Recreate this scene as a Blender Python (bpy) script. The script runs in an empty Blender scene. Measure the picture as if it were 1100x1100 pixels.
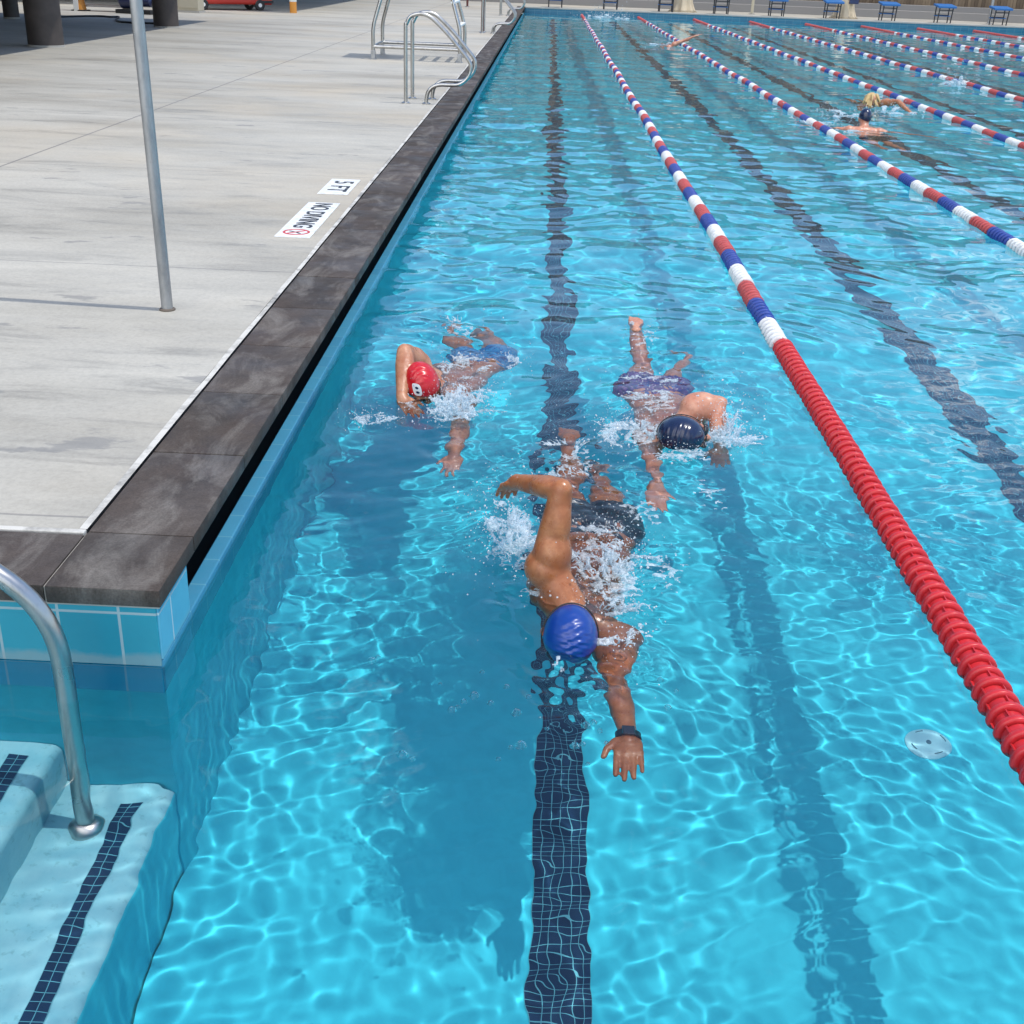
import bpy, bmesh, math, random
import numpy as np
from mathutils import Vector, Matrix

PI = math.pi
R = math.radians
scene = bpy.context.scene
COL = scene.collection
DECK = 0.242          # deck height above the water
DEPTH = 1.22          # water depth at the near end
WALLX = -0.10         # face of the side wall
FAR = 50.52           # far wall
RIGHT = 19.9

# ------------------------------------------------------------------ node helpers
def new_mat(name):
    m = bpy.data.materials.new(name)
    m.use_nodes = True
    nt = m.node_tree
    nt.nodes.clear()
    out = nt.nodes.new('ShaderNodeOutputMaterial')
    return m, nt, out

def N(nt, kind, **kw):
    n = nt.nodes.new(kind)
    for k, v in kw.items():
        if k.startswith('i_'):
            n.inputs[k[2:].replace('_', ' ')].default_value = v
        else:
            setattr(n, k, v)
    return n

def L(nt, a, b):
    nt.links.new(a, b)

def principled(name, color, rough=0.5, metal=0.0, spec=0.5, coat=0.0, **kw):
    m, nt, out = new_mat(name)
    p = N(nt, 'ShaderNodeBsdfPrincipled')
    p.inputs['Base Color'].default_value = (*color, 1)
    p.inputs['Roughness'].default_value = rough
    p.inputs['Metallic'].default_value = metal
    p.inputs['Specular IOR Level'].default_value = spec
    p.inputs['Coat Weight'].default_value = coat
    L(nt, p.outputs[0], out.inputs[0])
    m['bsdf'] = p.name
    return m

def nodes_of(m):
    nt = m.node_tree
    return nt, nt.nodes[m['bsdf']]

def ramp(nt, fac, stops, interp='LINEAR'):
    r = N(nt, 'ShaderNodeValToRGB')
    cr = r.color_ramp
    cr.interpolation = interp
    while len(cr.elements) < len(stops):
        cr.elements.new(0.5)
    for e, (p, c) in zip(cr.elements, stops):
        e.position = p
        e.color = (*c, 1) if len(c) == 3 else c
    L(nt, fac, r.inputs[0])
    return r.outputs[0]

def mapping(nt, scale=(1, 1, 1), loc=(0, 0, 0), rot=(0, 0, 0), src='Object'):
    tc = N(nt, 'ShaderNodeTexCoord')
    mp = N(nt, 'ShaderNodeMapping')
    mp.inputs['Scale'].default_value = scale
    mp.inputs['Location'].default_value = loc
    mp.inputs['Rotation'].default_value = rot
    L(nt, tc.outputs[src], mp.inputs[0])
    return mp.outputs[0]

def noise(nt, vec, scale=5, detail=4, rough=0.55, dist=0.0):
    n = N(nt, 'ShaderNodeTexNoise')
    n.inputs['Scale'].default_value = scale
    n.inputs['Detail'].default_value = detail
    n.inputs['Roughness'].default_value = rough
    n.inputs['Distortion'].default_value = dist
    L(nt, vec, n.inputs['Vector'])
    return n.outputs[0]

def mixc(nt, fac, a, b, mode='MIX'):
    n = N(nt, 'ShaderNodeMix', data_type='RGBA', blend_type=mode)
    if isinstance(fac, (int, float)):
        n.inputs[0].default_value = fac
    else:
        L(nt, fac, n.inputs[0])
    for sock, v in ((n.inputs[6], a), (n.inputs[7], b)):
        if isinstance(v, tuple):
            sock.default_value = (*v, 1)
        else:
            L(nt, v, sock)
    return n.outputs[2]

def mth(nt, op, a, b=None, c=None):
    n = N(nt, 'ShaderNodeMath', operation=op)
    for i, v in enumerate((a, b, c)):
        if v is None:
            continue
        if isinstance(v, (int, float)):
            n.inputs[i].default_value = v
        else:
            L(nt, v, n.inputs[i])
    return n.outputs[0]

def bump(nt, h, strength=0.2, dist=0.01):
    b = N(nt, 'ShaderNodeBump')
    b.inputs['Strength'].default_value = strength
    b.inputs['Distance'].default_value = dist
    L(nt, h, b.inputs['Height'])
    return b.outputs[0]

# ------------------------------------------------------------------ object helpers
def tag(o, label=None, cat=None, group=None, kind=None):
    if label: o['label'] = label
    if cat: o['category'] = cat
    if group: o['group'] = group
    if kind: o['kind'] = kind
    return o

def receive(o, cast=False):
    o.cycles.is_caustics_receiver = True
    return o

def link_mesh(name, me, mat=None, parent=None):
    o = bpy.data.objects.new(name, me)
    COL.objects.link(o)
    if mat is not None:
        for m in (mat if isinstance(mat, (list, tuple)) else [mat]):
            me.materials.append(m)
    if parent is not None:
        o.parent = parent
    return o

def obj(name, bm, mat, parent=None, smooth=False, loc=None):
    bmesh.ops.recalc_face_normals(bm, faces=bm.faces[:])
    me = bpy.data.meshes.new(name)
    bm.to_mesh(me)
    bm.free()
    if smooth:
        me.polygons.foreach_set('use_smooth', [True] * len(me.polygons))
        if smooth == 'auto':
            me.set_sharp_from_angle(angle=R(38))
    o = link_mesh(name, me, mat, parent)
    if loc is not None:
        o.location = loc
    return o

def empty(name, loc=(0, 0, 0), rz=0.0):
    o = bpy.data.objects.new(name, None)
    o.empty_display_size = 0.1
    COL.objects.link(o)
    o.location = loc
    o.rotation_euler = (0, 0, rz)
    return o

def children(o):
    return [c for c in COL.objects if c.parent == o]

def copy_tree(o, parent=None):
    c = o.copy()
    COL.objects.link(c)
    if parent is not None:
        c.parent = parent
    for ch in list(children(o)):
        copy_tree(ch, c)
    return c

def add_box(bm, x0, x1, y0, y1, z0, z1, bevel=0.0, segs=2, mat=0):
    v = [bm.verts.new(p) for p in ((x0, y0, z0), (x1, y0, z0), (x1, y1, z0), (x0, y1, z0),
                                    (x0, y0, z1), (x1, y0, z1), (x1, y1, z1), (x0, y1, z1))]
    fs = [bm.faces.new([v[i] for i in q]) for q in
          ((0, 3, 2, 1), (4, 5, 6, 7), (0, 1, 5, 4), (1, 2, 6, 5), (2, 3, 7, 6), (3, 0, 4, 7))]
    for f in fs: f.material_index = mat
    if bevel > 0:
        es = list({e for f in fs for e in f.edges})
        bmesh.ops.bevel(bm, geom=es, offset=bevel, segments=segs, profile=0.6, affect='EDGES')
    return v

def add_tube(bm, pts, r, segs=12, cap=True, radii=None):
    pts = [Vector(p) for p in pts]
    n = len(pts)
    rings = []
    t0 = (pts[1] - pts[0]).normalized()
    up = Vector((0, 0, 1)) if abs(t0.z) < 0.9 else Vector((1, 0, 0))
    nrm = (up - t0 * up.dot(t0)).normalized()
    for i, p in enumerate(pts):
        if i == 0: t = t0
        elif i == n - 1: t = (pts[i] - pts[i - 1]).normalized()
        else: t = ((pts[i + 1] - p).normalized() + (p - pts[i - 1]).normalized()).normalized()
        nrm = (nrm - t * nrm.dot(t)).normalized()
        b = t.cross(nrm)
        rr = radii[i] if radii else r
        rings.append([bm.verts.new(p + (nrm * math.cos(a) + b * math.sin(a)) * rr)
                      for a in (2 * PI * k / segs for k in range(segs))])
    for i in range(n - 1):
        for k in range(segs):
            bm.faces.new((rings[i][k], rings[i][(k + 1) % segs], rings[i + 1][(k + 1) % segs], rings[i + 1][k]))
    if cap:
        bm.faces.new(rings[0][::-1])
        bm.faces.new(rings[-1])

def smooth_path(pts, sub=8):
    """Catmull-Rom through the points"""
    P = [Vector(p) for p in pts]
    P = [P[0] * 2 - P[1]] + P + [P[-1] * 2 - P[-2]]
    out = []
    for i in range(1, len(P) - 2):
        a, b, c, d = P[i - 1], P[i], P[i + 1], P[i + 2]
        for s in range(sub):
            t = s / sub
            out.append(0.5 * ((2 * b) + (c - a) * t + (2 * a - 5 * b + 4 * c - d) * t * t + (3 * b - a - 3 * c + d) * t ** 3))
    out.append(P[-2])
    return out

def fillet_path(pts, rad, sub=8):
    P = [Vector(p) for p in pts]
    out = [P[0]]
    for i in range(1, len(P) - 1):
        a, b, c = P[i - 1], P[i], P[i + 1]
        r = min(rad, (a - b).length * 0.49, (c - b).length * 0.49)
        p0 = b + (a - b).normalized() * r
        p1 = b + (c - b).normalized() * r
        for s in range(sub + 1):
            t = s / sub
            out.append(p0 * (1 - t) ** 2 + b * 2 * t * (1 - t) + p1 * t * t)
    out.append(P[-1])
    return out

def add_lathe(bm, prof, segs=24, center=(0, 0, 0), axis='Z', cap=True):
    """prof: list of (radius, height)"""
    cx, cy, cz = center
    rings = []
    for r, h in prof:
        ring = []
        for k in range(segs):
            a = 2 * PI * k / segs
            u, v = r * math.cos(a), r * math.sin(a)
            if axis == 'Z': p = (cx + u, cy + v, cz + h)
            elif axis == 'Y': p = (cx + u, cy + h, cz + v)
            else: p = (cx + h, cy + u, cz + v)
            ring.append(bm.verts.new(p))
        rings.append(ring)
    for i in range(len(rings) - 1):
        for k in range(segs):
            bm.faces.new((rings[i][k], rings[i][(k + 1) % segs], rings[i + 1][(k + 1) % segs], rings[i + 1][k]))
    if cap:
        bm.faces.new(rings[0][::-1]); bm.faces.new(rings[-1])

def add_sheet(bm, pts):
    bm.faces.new([bm.verts.new(p) for p in pts])

# ------------------------------------------------------------------ wave field
SWIM = []   # (x, y, sigma_x, sigma_y, strength) chop round a swimmer

def wave_sum(X, Y, lmin, lmax, n, slope, seed, aniso=0.0):
    rs = np.random.RandomState(seed)
    H = np.zeros_like(X)
    for i in range(n):
        lam = math.exp(rs.uniform(math.log(lmin), math.log(lmax)))
        th = rs.uniform(0, 2 * PI)
        if aniso > 0:   # crests mostly along X
            th = rs.normal(PI / 2, aniso)
        k = 2 * PI / lam
        ph = rs.uniform(0, 2 * PI)
        H += (slope * math.sqrt(2.0 / n) / k) * np.sin(k * (X * math.cos(th) + Y * math.sin(th)) + ph)
    return H

def sst(a, b, x):
    t = np.clip((x - a) / (b - a), 0, 1)
    return t * t * (3 - 2 * t)

def water_height(X, Y):
    X = np.asarray(X, float); Y = np.asarray(Y, float)
    wx = X + 0.10 * np.sin(1.7 * Y + 0.6) + 0.05 * np.sin(4.1 * Y + 2.0 * X)
    wy = Y + 0.10 * np.sin(1.9 * X + 1.1) + 0.05 * np.sin(3.7 * X - 1.5 * Y)
    fine = wave_sum(wx, wy, 0.05, 0.11, 44, 0.0125, 11) + wave_sum(wx, wy, 0.12, 0.27, 30, 0.0165, 18, 1.1)
    fine = fine * (1.0 + 0.25 * sst(2.3, 3.4, Y)) * (1.0 + 0.5 * np.sin(2.3 * wx + 0.8 * wy + 0.4) * np.sin(2.7 * wy - 0.9 * wx + 1.0))
    mid = wave_sum(wx, wy, 0.20, 0.6, 22, 0.040, 12)
    chop = wave_sum(wx, wy, 0.16, 0.6, 30, 0.047, 13, 0.75)
    swell = wave_sum(wx, wy, 0.7, 2.2, 14, 0.025, 14, 0.6)
    tiny = wave_sum(wx, wy, 0.04, 0.10, 30, 0.135, 15)
    far = sst(3.9, 8.0, Y + 0.25 * np.sin(2 * X))
    ns = sst(3.3, 5.0, Y)
    H = fine * (1 + 0.5 * ns - 0.9 * far) + mid * (0.08 + 0.25 * ns + 0.5 * far) + chop * far * (1 - 0.45 * sst(9, 26, Y)) + swell * (0.06 + 0.94 * far)
    # the stretch of still water in the alcove and beside the near wall
    T = np.zeros_like(X)
    for (x, y, sx, sy, s) in SWIM:
        T += s * np.exp(-((X - x) / sx) ** 2 - ((Y - y) / sy) ** 2)
    T = np.clip(T, 0, 2.0)
    patch = 0.55 + 0.45 * np.sin(7.3 * wx + 1.3 * np.sin(5 * wy)) * np.sin(6.1 * wy + 1.1 * np.sin(6 * wx))
    med = wave_sum(wx, wy, 0.10, 0.26, 24, 0.15, 16)
    H = H + T * (0.70 * med + 1.15 * tiny * np.maximum(patch, np.clip(T - 0.6, 0, 1)) * np.clip(T, 0.15, 1))
    # ring ripples spreading from falling drops
    for (cx, cy, r0, a, lam, wd) in RINGS:
        d = np.hypot(X - cx, Y - cy)
        H += a * np.sin(2 * PI * d / lam) * np.exp(-((d - r0) / wd) ** 2)
    calm = 1 - 0.75 * np.exp(-((X + 0.45) / 0.45) ** 2) * (1 - sst(2.6, 3.1, Y))
    calm = calm * (1 - 0.8 * np.exp(-((X - 1.94) / 0.26) ** 2 - ((Y - 2.52) / 0.26) ** 2))
    return H * calm

RINGS = []

# ================================================================== CAMERA, LIGHT, SKY
CAM = Vector((0.871, 0.0, 1.775))
pit, yaw, rol = R(25.019), R(-0.769), R(2.294)
fwd = Vector((math.sin(yaw) * math.cos(pit), math.cos(yaw) * math.cos(pit), -math.sin(pit)))
r0 = Vector((math.cos(yaw), -math.sin(yaw), 0))
u0 = r0.cross(fwd)
rt = r0 * math.cos(rol) + u0 * math.sin(rol)
up = u0 * math.cos(rol) - r0 * math.sin(rol)
cd = bpy.data.cameras.new('camera')
cam = bpy.data.objects.new('camera', cd)
COL.objects.link(cam)
cam.matrix_world = Matrix(((rt.x, up.x, -fwd.x, CAM.x), (rt.y, up.y, -fwd.y, CAM.y), (rt.z, up.z, -fwd.z, CAM.z), (0, 0, 0, 1)))
cd.sensor_width = 36
cd.lens = 36 * 1262.06 / 1100
cd.clip_start = 0.05
cd.clip_end = 800
scene.camera = cam

SUN_EL = R(71.0)
SUN_AZ = Vector((0.997, -0.075))          # direction towards the sun on the ground plan
sun_dir = Vector((SUN_AZ.x * math.cos(SUN_EL), SUN_AZ.y * math.cos(SUN_EL), math.sin(SUN_EL)))
ld = bpy.data.lights.new('sun', 'SUN')
ld.energy = 2.05
ld.angle = R(0.5)
ld.color = (1.0, 0.97, 0.91)
sun = bpy.data.objects.new('sun', ld)
COL.objects.link(sun)
sun.rotation_euler = sun_dir.to_track_quat('Z', 'Y').to_euler()
ld.cycles.is_caustics_light = True

world = bpy.data.worlds.new('World')
scene.world = world
world.use_nodes = True
wt = world.node_tree
wt.nodes.clear()
wo = N(wt, 'ShaderNodeOutputWorld')
bg = N(wt, 'ShaderNodeBackground')
sky = N(wt, 'ShaderNodeTexSky', sky_type='NISHITA', sun_disc=False, sun_elevation=SUN_EL,
        sun_rotation=math.atan2(SUN_AZ.x, SUN_AZ.y), air_density=1.0, dust_density=0.5, ozone_density=2.0)
CLOUDS_AND_FILL = [(-0.215, 0.85, 0.475, 6.5, 0.16), (-0.175, 0.835, 0.52, 5.0, 0.15), (-0.13, 0.80, 0.58, 3.6, 0.13), (0.33, 0.92, 0.23, 6, 0.14), (0.36, 0.90, 0.30, 5, 0.14), (0.40, 0.9, 0.16, 5, 0.10), (-0.35, -0.70, 0.60, 62, 0.26)]  # the last cloud, unseen behind the camera, is added as fill light
tcw = N(wt, 'ShaderNodeTexCoord')
mpw = N(wt, 'ShaderNodeMapping')
mpw.inputs['Scale'].default_value = (1, 1, 1.7)
mpw.inputs['Location'].default_value = (0.37, 0.2, 0.1)
L(wt, tcw.outputs['Generated'], mpw.inputs[0])
cn = noise(wt, mpw.outputs[0], 2.6, 6, 0.58, 0.3)
blob = None
for (dx, dy, dz, wdt, amp) in CLOUDS_AND_FILL:
    dp = N(wt, 'ShaderNodeVectorMath', operation='DOT_PRODUCT')
    L(wt, tcw.outputs['Generated'], dp.inputs[0])
    dp.inputs[1].default_value = Vector((dx, dy, dz)).normalized()
    mr = N(wt, 'ShaderNodeMapRange', interpolation_type='SMOOTHSTEP')
    mr.inputs['From Min'].default_value = math.cos(R(wdt)); mr.inputs['From Max'].default_value = 1.0
    mr.inputs['To Min'].default_value = 0.0; mr.inputs['To Max'].default_value = amp
    L(wt, dp.outputs['Value'], mr.inputs['Value'])
    blob = mr.outputs[0] if blob is None else mth(wt, 'MAXIMUM', blob, mr.outputs[0])
cn2 = noise(wt, mpw.outputs[0], 20.0, 8, 0.7, 0.8)
cmix = mth(wt, 'ADD', mth(wt, 'ADD', mth(wt, 'MULTIPLY', cn, 0.6), mth(wt, 'MULTIPLY', cn2, 0.4)), blob)
cmask = ramp(wt, cmix, [(0.615, (0, 0, 0)), (0.68, (0.3, 0.3, 0.3)), (0.79, (1, 1, 1))])
skyc = mixc(wt, cmask, sky.outputs[0], (14.0, 14.0, 14.2))
L(wt, skyc, bg.inputs[0])
bg.inputs[1].default_value = 0.15
L(wt, bg.outputs[0], wo.inputs[0])

scene.view_settings.view_transform = 'Standard'
scene.view_settings.look = 'None'
scene.view_settings.gamma = 1.0
scene.view_settings.exposure = 0.50
cy = scene.cycles
cy.max_bounces = 14
cy.transmission_bounces = 10
cy.transparent_max_bounces = 8
cy.glossy_bounces = 4
cy.diffuse_bounces = 5
cy.caustics_refractive = True
cy.caustics_reflective = False
cy.sample_clamp_indirect = 6.0
cy.sample_clamp_direct = 0.0
cy.use_denoising = True
try:
    cy.denoiser = 'OPENIMAGEDENOISE'
    cy.denoising_input_passes = 'RGB_ALBEDO_NORMAL'
except Exception:
    pass
cy.blur_glossy = 0.0

# ================================================================== MATERIALS OF THE SETTING
# water
m_water, nt, out = new_mat('pool_water')
g = N(nt, 'ShaderNodeBsdfGlass')
g.inputs['Color'].default_value = (1, 1, 1, 1)
g.inputs['Roughness'].default_value = 0.0
g.inputs['IOR'].default_value = 1.333
L(nt, g.outputs[0], out.inputs[0])

# painted plaster of the basin
m_floor = principled('pool_plaster_blue', (0.02, 0.34, 0.52), 0.6, spec=0.2)
nt, p = nodes_of(m_floor)
v = mapping(nt)
a = noise(nt, v, 1.3, 5, 0.6)
b = noise(nt, v, 14, 4, 0.6)
c1 = ramp(nt, a, [(0.3, (0.034, 0.52, 0.67)), (0.7, (0.046, 0.58, 0.72))])
c2 = ramp(nt, b, [(0.35, (0.86, 0.9, 0.92)), (0.6, (1, 1, 1))])
L(nt, mixc(nt, 1.0, c1, c2, 'MULTIPLY'), p.inputs['Base Color'])

m_step = principled('step_plaster_pale', (0.42, 0.62, 0.66), 0.55, spec=0.2)
nt, p = nodes_of(m_step)
v = mapping(nt)
a = noise(nt, v, 6, 6, 0.65)
b = noise(nt, v, 38, 3, 0.6)
c1 = ramp(nt, a, [(0.3, (0.17, 0.50, 0.60)), (0.68, (0.30, 0.63, 0.70))])
c2 = ramp(nt, b, [(0.30, (0.75, 0.8, 0.8)), (0.42, (1, 1, 1))])
L(nt, mixc(nt, 1.0, c1, c2, 'MULTIPLY'), p.inputs['Base Color'])

def tile_mat(name, c1, c2, mortar, w, h, msize, rough=0.25, rot=(0, 0, 0), offset=0.0, vary=0.5, loc=(0, 0, 0), dirt=0.0):
    m = principled(name, c1, rough, spec=0.4)
    nt, p = nodes_of(m)
    v = mapping(nt, rot=rot, loc=loc)
    br = N(nt, 'ShaderNodeTexBrick')
    br.offset = offset
    br.inputs['Color1'].default_value = (*c1, 1)
    br.inputs['Color2'].default_value = (*c2, 1)
    br.inputs['Mortar'].default_value = (*mortar, 1)
    br.inputs['Scale'].default_value = 1.0
    br.inputs['Mortar Size'].default_value = msize
    br.inputs['Mortar Smooth'].default_value = 0.1
    br.inputs['Bias'].default_value = 0.0
    br.inputs['Brick Width'].default_value = w
    br.inputs['Row Height'].default_value = h
    L(nt, v, br.inputs['Vector'])
    col = br.outputs[0]
    nz = noise(nt, mapping(nt), 9, 4, 0.6)
    tone = ramp(nt, nz, [(0.3, (0.82, 0.86, 0.88)), (0.65, (1, 1, 1))])
    col = mixc(nt, vary, col, mixc(nt, 1.0, col, tone, 'MULTIPLY'))
    if dirt:
        sx = N(nt, 'ShaderNodeSeparateXYZ'); L(nt, mapping(nt), sx.inputs[0])
        zz = mth(nt, 'ABSOLUTE', mth(nt, 'SUBTRACT', mth(nt, 'ADD', sx.outputs[2], mth(nt, 'MULTIPLY', noise(nt, mapping(nt), 16, 4, 0.6), 0.05)), 0.035))
        scum = ramp(nt, zz, [(0.012, (1, 1, 1)), (0.035, (0, 0, 0))])
        col = mixc(nt, mth(nt, 'MULTIPLY', scum, dirt), col, (0.30, 0.36, 0.36))
    L(nt, col, p.inputs['Base Color'])
    L(nt, bump(nt, br.outputs[1], -0.3, 0.002), p.inputs['Normal'])
    return m

# brick texture reads X,Y: turn the wall's plane into it
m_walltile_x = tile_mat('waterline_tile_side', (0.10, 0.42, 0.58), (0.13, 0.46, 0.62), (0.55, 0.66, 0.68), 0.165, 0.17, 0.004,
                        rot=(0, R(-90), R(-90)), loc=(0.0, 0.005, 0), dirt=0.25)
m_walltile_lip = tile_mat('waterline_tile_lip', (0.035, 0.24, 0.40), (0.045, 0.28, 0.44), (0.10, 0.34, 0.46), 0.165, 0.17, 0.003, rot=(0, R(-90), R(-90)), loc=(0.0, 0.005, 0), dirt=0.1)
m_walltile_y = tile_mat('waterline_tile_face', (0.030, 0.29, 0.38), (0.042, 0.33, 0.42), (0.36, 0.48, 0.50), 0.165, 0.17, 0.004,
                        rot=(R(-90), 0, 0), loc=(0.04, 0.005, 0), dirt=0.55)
m_walltile_tint = tile_mat('tile_underwater_tint', (0.012, 0.34, 0.58), (0.018, 0.38, 0.62), (0.15, 0.42, 0.58), 0.165, 0.17, 0.003, rot=(R(-90), 0, 0), loc=(0.04, 0.005, 0))  # same tile as above; the bluer underwater light is put into its colour
m_mosaic = tile_mat('navy_mosaic', (0.003, 0.022, 0.060), (0.005, 0.032, 0.080), (0.10, 0.36, 0.44), 0.0275, 0.0275, 0.0011,
                    rough=0.3, vary=0.4, loc=(0.0, 0.0, 0))

# concrete deck with saw cuts, water streaks and damp marks
m_deck = principled('deck_concrete', (0.42, 0.41, 0.38), 0.75, spec=0.25)
nt, p = nodes_of(m_deck)
big = noise(nt, mapping(nt, (0.35, 1.1, 1)), 1.0, 6, 0.6)
strk = noise(nt, mapping(nt, (0.6, 2.4, 1)), 1.7, 7, 0.7, 0.9)
fine = noise(nt, mapping(nt), 60, 4, 0.7)
spots = noise(nt, mapping(nt, (0.8, 2.0, 1), loc=(3.1, 1.7, 0)), 2.6, 5, 0.6)
base = ramp(nt, big, [(0.28, (0.30, 0.280, 0.240)), (0.5, (0.40, 0.378, 0.332)), (0.72, (0.46, 0.438, 0.388))])
s2 = ramp(nt, strk, [(0.27, (0.66, 0.655, 0.645)), (0.45, (0.96, 0.96, 0.95)), (0.7, (1.06, 1.06, 1.05))])
base = mixc(nt, 1.0, base, s2, 'MULTIPLY')
fg = ramp(nt, fine, [(0.3, (0.88, 0.88, 0.88)), (0.6, (1.03, 1.03, 1.03))])
base = mixc(nt, 1.0, base, fg, 'MULTIPLY')
damp = ramp(nt, spots, [(0.315, (1, 1, 1)), (0.36, (0, 0, 0))])
base = mixc(nt, mth(nt, 'MULTIPLY', damp, 0.55), base, (0.17, 0.17, 0.17))
tan_ = ramp(nt, noise(nt, mapping(nt, (0.8, 0.8, 1), loc=(7, 2, 0)), 0.5, 3), [(0.5, (0, 0, 0)), (0.7, (1, 1, 1))])
base = mixc(nt, mth(nt, 'MULTIPLY', tan_, 0.42), base, (0.47, 0.39, 0.28))
sx = N(nt, 'ShaderNodeSeparateXYZ'); L(nt, mapping(nt), sx.inputs[0])
def cut(nt, coord, pos, w, wob):
    d = mth(nt, 'ABSOLUTE', mth(nt, 'SUBTRACT', mth(nt, 'ADD', coord, mth(nt, 'MULTIPLY', wob, 0.012)), pos))
    return mth(nt, 'LESS_THAN', d, w)
wob = noise(nt, mapping(nt), 3, 2)
cuts = cut(nt, sx.outputs[0], -3.22, 0.011, wob)
# transverse cuts every 3.1 m from y = 6.17
ym = mth(nt, 'PINGPONG', mth(nt, 'SUBTRACT', mth(nt, 'ADD', sx.outputs[1], mth(nt, 'MULTIPLY', wob, 0.012)), 6.176), 1.53)
cuts = mth(nt, 'MAXIMUM', cuts, mth(nt, 'MULTIPLY', mth(nt, 'LESS_THAN', ym, 0.006), 0.75))
base = mixc(nt, mth(nt, 'MULTIPLY', cuts, 0.62), base, (0.12, 0.12, 0.125))
L(nt, base, p.inputs['Base Color'])
L(nt, bump(nt, mth(nt, 'ADD', fine, mth(nt, 'MULTIPLY', cuts, -2.0)), 0.25, 0.004), p.inputs['Normal'])
L(nt, ramp(nt, strk, [(0.3, (0.45, 0.45, 0.45)), (0.6, (0.85, 0.85, 0.85))]), p.inputs['Roughness'])

# dark coping stone with lime bloom along the joint side
m_cope = principled('coping_stone_dark', (0.07, 0.065, 0.065), 0.6, spec=0.22)
nt, p = nodes_of(m_cope)
geo = N(nt, 'ShaderNodeNewGeometry')
per = ramp(nt, geo.outputs['Random Per Island'], [(0, (0.050, 0.042, 0.036)), (0.5, (0.064, 0.055, 0.048)), (1, (0.082, 0.071, 0.064))])
mott = ramp(nt, noise(nt, mapping(nt), 7, 6, 0.65), [(0.3, (0.62, 0.6, 0.6)), (0.68, (1.25, 1.2, 1.18))])
base = mixc(nt, 1.0, per, mott, 'MULTIPLY')
brown = ramp(nt, noise(nt, mapping(nt, (1.6, 0.7, 1), loc=(2, 5, 0)), 2.6, 4), [(0.45, (0, 0, 0)), (0.62, (1, 1, 1))])
base = mixc(nt, mth(nt, 'MULTIPLY', brown, 0.5), base, (0.062, 0.044, 0.035))
blm = ramp(nt, noise(nt, mapping(nt, (2.0, 0.8, 1), loc=(1, 1, 0)), 3.2, 6, 0.68, 0.6), [(0.48, (0, 0, 0)), (0.72, (1, 1, 1))])
base = mixc(nt, mth(nt, 'MULTIPLY', blm, 0.5), base, (0.27, 0.25, 0.225))
grain = ramp(nt, noise(nt, mapping(nt), 160, 3, 0.7), [(0.3, (0.75, 0.75, 0.75)), (0.65, (1.15, 1.15, 1.15))])
base = mixc(nt, 1.0, base, grain, 'MULTIPLY')
L(nt, base, p.inputs['Base Color'])
L(nt, bump(nt, noise(nt, mapping(nt), 90, 5, 0.7), 0.25, 0.003), p.inputs['Normal'])
L(nt, ramp(nt, noise(nt, mapping(nt), 4, 4), [(0.35, (0.5, 0.5, 0.5)), (0.6, (0.8, 0.8, 0.8))]), p.inputs['Roughness'])

m_grout = principled('grout_pale', (0.42, 0.40, 0.36), 0.8)
m_caulk = principled('joint_caulk_white', (0.62, 0.60, 0.55), 0.7)
nt, p = nodes_of(m_caulk)
L(nt, ramp(nt, noise(nt, mapping(nt), 6, 5, 0.7), [(0.34, (0.22, 0.21, 0.19)), (0.55, (0.56, 0.54, 0.49))]), p.inputs['Base Color'])
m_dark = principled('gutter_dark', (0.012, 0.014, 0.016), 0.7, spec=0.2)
m_steel = principled('stainless_steel', (0.56, 0.555, 0.54), 0.24, metal=1.0)
nt, p = nodes_of(m_steel)
L(nt, ramp(nt, noise(nt, mapping(nt), 8, 3, 0.5), [(0.3, (0.26, 0.26, 0.26)), (0.7, (0.36, 0.36, 0.36))]), p.inputs['Roughness'])
L(nt, ramp(nt, noise(nt, mapping(nt, (1, 1, 0.25)), 18, 5, 0.7), [(0.28, (0.36, 0.345, 0.32)), (0.52, (0.47, 0.465, 0.45))]), p.inputs['Base Color'])
m_galv = principled('galvanised_steel', (0.36, 0.37, 0.38), 0.42, metal=0.85)
nt, p = nodes_of(m_galv)
L(nt, ramp(nt, noise(nt, mapping(nt, (1, 1, 0.3)), 12, 5, 0.7), [(0.3, (0.27, 0.28, 0.29)), (0.6, (0.42, 0.43, 0.44))]), p.inputs['Base Color'])
m_rust = principled('rust_stain', (0.16, 0.08, 0.035), 0.8)
m_white = principled('white_paint', (0.75, 0.75, 0.73), 0.5)
m_black = principled('black_rubber', (0.02, 0.02, 0.022), 0.55)

# ================================================================== BASIN
NEAR = 0.42
# floor: one sheet, dropping away towards the deep end
bm = bmesh.new()
ys = [NEAR, 4, 8, 14, 20, 26, 34, FAR]
zs = [-DEPTH, -DEPTH, -DEPTH - 0.06, -DEPTH - 0.22, -DEPTH - 0.42, -DEPTH - 0.65, -DEPTH - 0.9, -DEPTH - 1.0]
def floor_z(y):
    return float(np.interp(y, ys, zs))
for i in range(len(ys) - 1):
    add_sheet(bm, [(WALLX, ys[i], zs[i]), (RIGHT, ys[i], zs[i]), (RIGHT, ys[i + 1], zs[i + 1]), (WALLX, ys[i + 1], zs[i + 1])])
bmesh.ops.remove_doubles(bm, verts=bm.verts[:], dist=1e-5)
pool_floor = receive(tag(obj('pool_floor', bm, m_floor), kind='structure'))

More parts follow.
